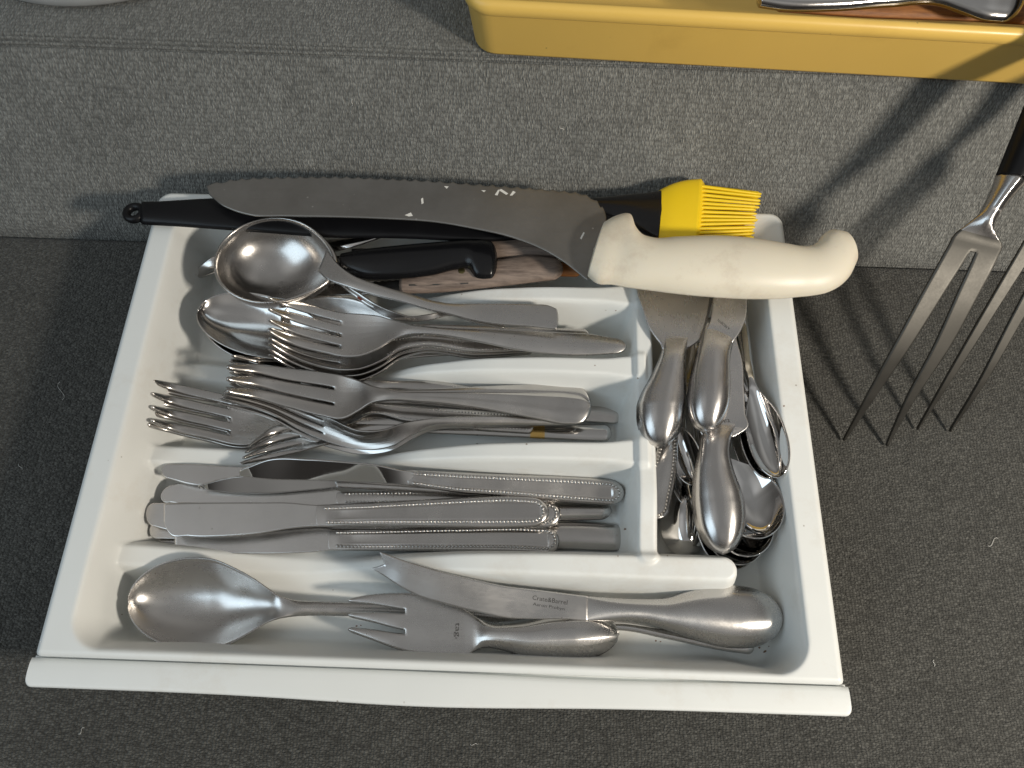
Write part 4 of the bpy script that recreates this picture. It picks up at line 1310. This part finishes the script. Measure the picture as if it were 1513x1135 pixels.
b2, h2, r2 = spreader("pointed-heel cheese knife with a bulb handle, topmost and in the middle of the right compartment",
    [Vt(400, 1058, 1106, 6.05, 0.0), Vt(442, 1054, 1103, 6.05), Vt(474, 1050, 1100, 6.05), G((1046, 483), (1092, 492), 6.05), G((1043, 489), (1082, 506), 6.00)],
    [G((1044, 478), (1084, 497), 5.95, 0.2, -0.2), G((1031, 518), (1078, 528), 5.85, 0.6, -0.5), Vt(555, 1021, 1078, 5.75, 0.85, -0.75), Vt(580, 1017, 1078, 5.65, 1.05, -0.9), Vt(590, 1016, 1077.5, 5.63, 1.07, -0.95)], capB=2.0)
lettering("A.PROBYN", b2, (1079, 485), (1062, 471), r2, M["ink"], 5.5)

# ------------------------------------------------------------------ carving forks leaning into the picture on the right
M["tinesteel"] = steel("dark_satin_steel", (0.115, 0.11, 0.10), 0.46, 0.6, (1, 1, 1), 0.08)


def carving(label, st, ncut, hst):
    """st: (left px, right px, height, top, bottom) from the prong tips up through the bolster"""
    g = lambda a: (P(*a[0], a[2]), P(*a[1], a[2]), a[3], a[4])
    pts = [g(a) for a in st]
    mids = np.array([(p[0] + p[1]) / 2 for p in pts])
    uu = np.concatenate([[0], np.cumsum(np.linalg.norm(np.diff(mids, axis=0), axis=1))])
    ue = uu[ncut]
    sh = Sheet(pts, th=0.22, q=0.6, step=0.2, round_edge=0.12, tines=(2, 0.25, ue, 0, 0.06, 0.8))
    hs = Sheet([g(a) for a in hst], th=0.1, q=0.5, nv=17, capA=0.1, capB=0.8, step=0.3)
    root = thing("carving_fork", label, "carving fork", tuple(pts[0][0]), "two-pronged carving forks at the right edge")
    sh.build(root, {"tine": M["tinesteel"], "head": M["tinesteel"], "*": SV}, [(ue + 0.9, "head"), (999, "bolster")])
    hs.build(root, M["nylon"], [(999, "handle")])
    return root


carving("two-pronged carving fork with a black handle standing right of the tray",
        [((1245.5, 650), (1311, 658), 0.2, 0, 0), ((1284, 578), (1355, 583), 3.6, 0, 0), ((1323, 507), (1405, 508), 6.4, 0, 0), ((1366, 427), (1444, 437), 8.7, 0, 0),
         ((1402, 362), (1474, 378), 10.2, 0, 0), ((1411, 346), (1480, 362), 10.5, 0, 0), ((1430, 331), (1471, 346), 10.9, 0.12, -0.1), ((1446, 317), (1468, 333), 11.2, 0.35, -0.3), ((1453, 305), (1476, 318), 11.4, 0.45, -0.4), ((1460, 290), (1487, 302), 11.7, 0.6, -0.5), ((1467, 274), (1500, 287), 12.0, 0.75, -0.6), ((1473, 258), (1515, 271), 12.3, 0.85, -0.7)], 4,
        [((1473, 258), (1517, 272), 12.35, 0.9, -0.8), ((1484, 231), (1532, 246), 12.8, 0.95, -0.85), ((1510, 166), (1564, 186), 14.0, 1.0, -0.9), ((1560, 40), (1622, 66), 16.2, 1.0, -0.9), ((1610, -80), (1676, -56), 18.2, 1.0, -0.9)])
carving("second carving fork at the far right edge, only its two dark prongs in view",
        [((1354.5, 634), (1404, 637), 0.2, 0, 0), ((1400, 553), (1458, 560), 3.8, 0, 0), ((1453, 460), (1512, 468), 7.0, 0, 0), ((1513, 356), (1570, 372), 9.8, 0, 0),
         ((1560, 274), (1622, 296), 11.6, 0, 0), ((1570, 258), (1632, 280), 12.0, 0, 0), ((1590, 240), (1626, 262), 12.4, 0.12, -0.1), ((1604, 222), (1626, 238), 12.8, 0.35, -0.3), ((1624, 184), (1656, 198), 13.6, 0.7, -0.6), ((1640, 150), (1680, 166), 14.4, 0.85, -0.7)], 4,
        [((1640, 150), (1682, 166), 14.5, 0.9, -0.8), ((1668, 90), (1718, 112), 15.6, 1.0, -0.9), ((1720, -40), (1776, -10), 18.0, 1.0, -0.9)])


# ------------------------------------------------------------------ things on the ledge behind
def rr_ring(x0, x1, y0, y1, r, z, n=8):
    pts = []
    for cx, cy, a0 in ((x1 - r, y1 - r, 0), (x0 + r, y1 - r, 90), (x0 + r, y0 + r, 180), (x1 - r, y0 + r, 270)):
        for k in range(n + 1):
            a = math.radians(a0 + 90 * k / n)
            pts.append((cx + r * math.cos(a), cy + r * math.sin(a), z))
    return pts


def ring_mesh(rings_, rot, origin):
    V, F = [], []
    n = len(rings_[0])
    c, s_ = math.cos(rot), math.sin(rot)
    for rg in rings_:
        for (x, y, z) in rg:
            V.append((origin[0] + x * c - y * s_, origin[1] + x * s_ + y * c, origin[2] + z))
    for i in range(len(rings_) - 1):
        for k in range(n):
            k2 = (k + 1) % n
            F.append((i * n + k, i * n + k2, (i + 1) * n + k2, (i + 1) * n + k))
    F.append(tuple(range(n))[::-1])
    F.append(tuple((len(rings_) - 1) * n + k for k in range(n)))
    return V, F


ZL = z_e + 0.03
yo = P(700, 80, ZL + 0.0)
A_, B_ = P(705, 80.5, ZL), P(1513, 126, ZL)
rot = math.atan2(B_[1] - A_[1], B_[0] - A_[0])
yt = thing("yellow_tray", "yellow plastic tray with a rolled rim standing on the sofa ledge at top right", "tray", (A_[0], A_[1], ZL))
W_, D_ = 44, 30
spec = [(1.2, 0.0, 0.5), (0.25, 0.0, 1.3), (0.06, 0.06, 1.4), (0.0, 0.2, 1.45), (-0.36, 3.15, 1.6), (-0.38, 3.2, 1.6), (-0.44, 3.22, 1.7), (-0.50, 3.30, 1.7), (-0.54, 3.6, 1.7), (-0.50, 3.86, 1.7), (-0.38, 4.02, 1.7), (-0.2, 4.1, 1.6), (0.0, 4.05, 1.4), (0.12, 3.9, 1.3), (0.2, 3.6, 1.3), (0.5, 0.7, 1.2), (0.8, 0.4, 1.0), (3.0, 0.36, 0.5)]
yr = [rr_ring(i, W_ - i, i, D_ - i, r, z) for (i, z, r) in spec]
V_, F_ = ring_mesh(yr, rot, (A_[0] - 0.25, A_[1], ZL))
mesh_obj("tray_body", V_, F_, M["yellow"], yt)
# utensils inside the yellow tray
zz = ZL + 4.3
us = Sheet([G((1119, -6), (1125, 9), zz, 0.4, -0.3), G((1150, -14), (1152, 13), zz, 0.5, -0.4), G((1230, -12), (1230, 14), zz, 0.5, -0.4), G((1320, -16), (1318, 8), zz, 0.5, -0.4), G((1390, -20), (1388, 6), zz, 0.5, -0.4), G((1430, -22), (1424, 18), zz, 0.6, -0.5), G((1460, -26), (1452, 28), zz, 0.7, -0.5), G((1492, -26), (1480, 31), zz, 0.7, -0.5)], th=0.05, q=0.5, nv=19, capA=0.1, capB=1.0)
r = thing("steel_utensil", "bright steel utensil with a flared end resting on the yellow tray's front rim", "utensil", us.base())
us.build(r, PO, [(999, "handle")])
ws = Sheet([G((1150, -10), (1156, 15), zz - 0.9, 0.35, -0.35), G((1280, -12), (1280, 24), zz - 1.3, 0.4, -0.4), G((1440, -8), (1440, 30), zz - 1.6, 0.4, -0.4), G((1540, 0), (1540, 36), zz - 1.8, 0.4, -0.4)], th=0.1, q=0.5, capA=0.4, capB=0.4)
r = thing("wooden_spoon", "brown wooden utensil handle lying inside the yellow tray under the steel one", "wooden utensil", ws.base())
ws.build(r, M["wood2"], [(999, "handle")])
# pot
pc = P(92, 15, ZL + 0.2)
pr = 11.5
pc = (pc[0], pc[1] + pr, ZL)
pot = thing("saucepan", "round pale metal pan whose base edge shows at the top left corner", "pan", pc)
prf = [(0.2, 0.0), (pr - 0.9, 0.0), (pr - 0.4, 0.12), (pr - 0.1, 0.45), (pr + 0.05, 0.9), (pr + 0.6, 7.0), (pr + 0.8, 7.1), (pr + 0.7, 7.2), (pr + 0.4, 7.1), (pr - 0.2, 0.8), (0.2, 0.3)]
V_, F_ = [], []
for (r_, z_) in prf:
    for k in range(96):
        a = 2 * math.pi * k / 96
        V_.append((pc[0] + r_ * math.cos(a), pc[1] + r_ * math.sin(a), pc[2] + z_))
for i in range(len(prf) - 1):
    for k in range(96):
        k2 = (k + 1) % 96
        F_.append((i * 96 + k, i * 96 + k2, (i + 1) * 96 + k2, (i + 1) * 96 + k))
F_.append(tuple(range(96))[::-1])
F_.append(tuple(9 * 96 + k for k in range(96)))
mesh_obj("pan_body", V_, F_, M["pot"], pot)

# loose pale fibres on the cloth
V_, F_ = [], []
for (px, py, ln_, an, onb) in ((90, 578, 26, 80, 0), (1467, 801, 18, 20, 0), (1440, 430, 12, 60, 0), (1225, 900, 10, 130, 0), (120, 1080, 12, 30, 0), (700, 1100, 10, 160, 0), (1380, 980, 9, 75, 0), (30, 690, 10, 100, 0),
                               (520, 152, 9, 70, 1), (330, 210, 8, 40, 1), (830, 190, 8, 120, 1), (1110, 180, 8, 20, 1), (90, 150, 7, 100, 1)):
    pts = []
    for k in range(9):
        t = k / 8 - 0.5
        a = math.radians(an)
        x = px + ln_ * (t * math.cos(a) - 0.25 * math.sin(a) * math.sin(t * 5))
        y = py - ln_ * (t * math.sin(a) + 0.25 * math.cos(a) * math.sin(t * 5))
        if onb:
            n_ = np.array([0, -math.sin(TH), math.cos(TH)])
            pts.append(on_plane(x, y, np.array([0, 14.2, 0]) + n_ * 0.14, n_))
        else:
            pts.append(P(x, y, 0.03 + 0.05 * random.random()))
    b0 = len(V_)
    for p_ in pts:
        for j in range(4):
            V_.append(p_ + 0.013 * np.array([math.cos(j * math.pi / 2), math.sin(j * math.pi / 2), math.sin(j * math.pi / 2 + 0.8)]))
    for i in range(8):
        for j in range(4):
            F_.append((b0 + i * 4 + j, b0 + i * 4 + (j + 1) % 4, b0 + i * 4 + 4 + (j + 1) % 4, b0 + i * 4 + 4 + j))
lint = mesh_obj("lint", V_, F_, M["paper"], origin=(0, 0, 0))
lint["kind"] = "stuff"
lint["label"] = "pale lint fibres scattered over the grey sofa cloth"
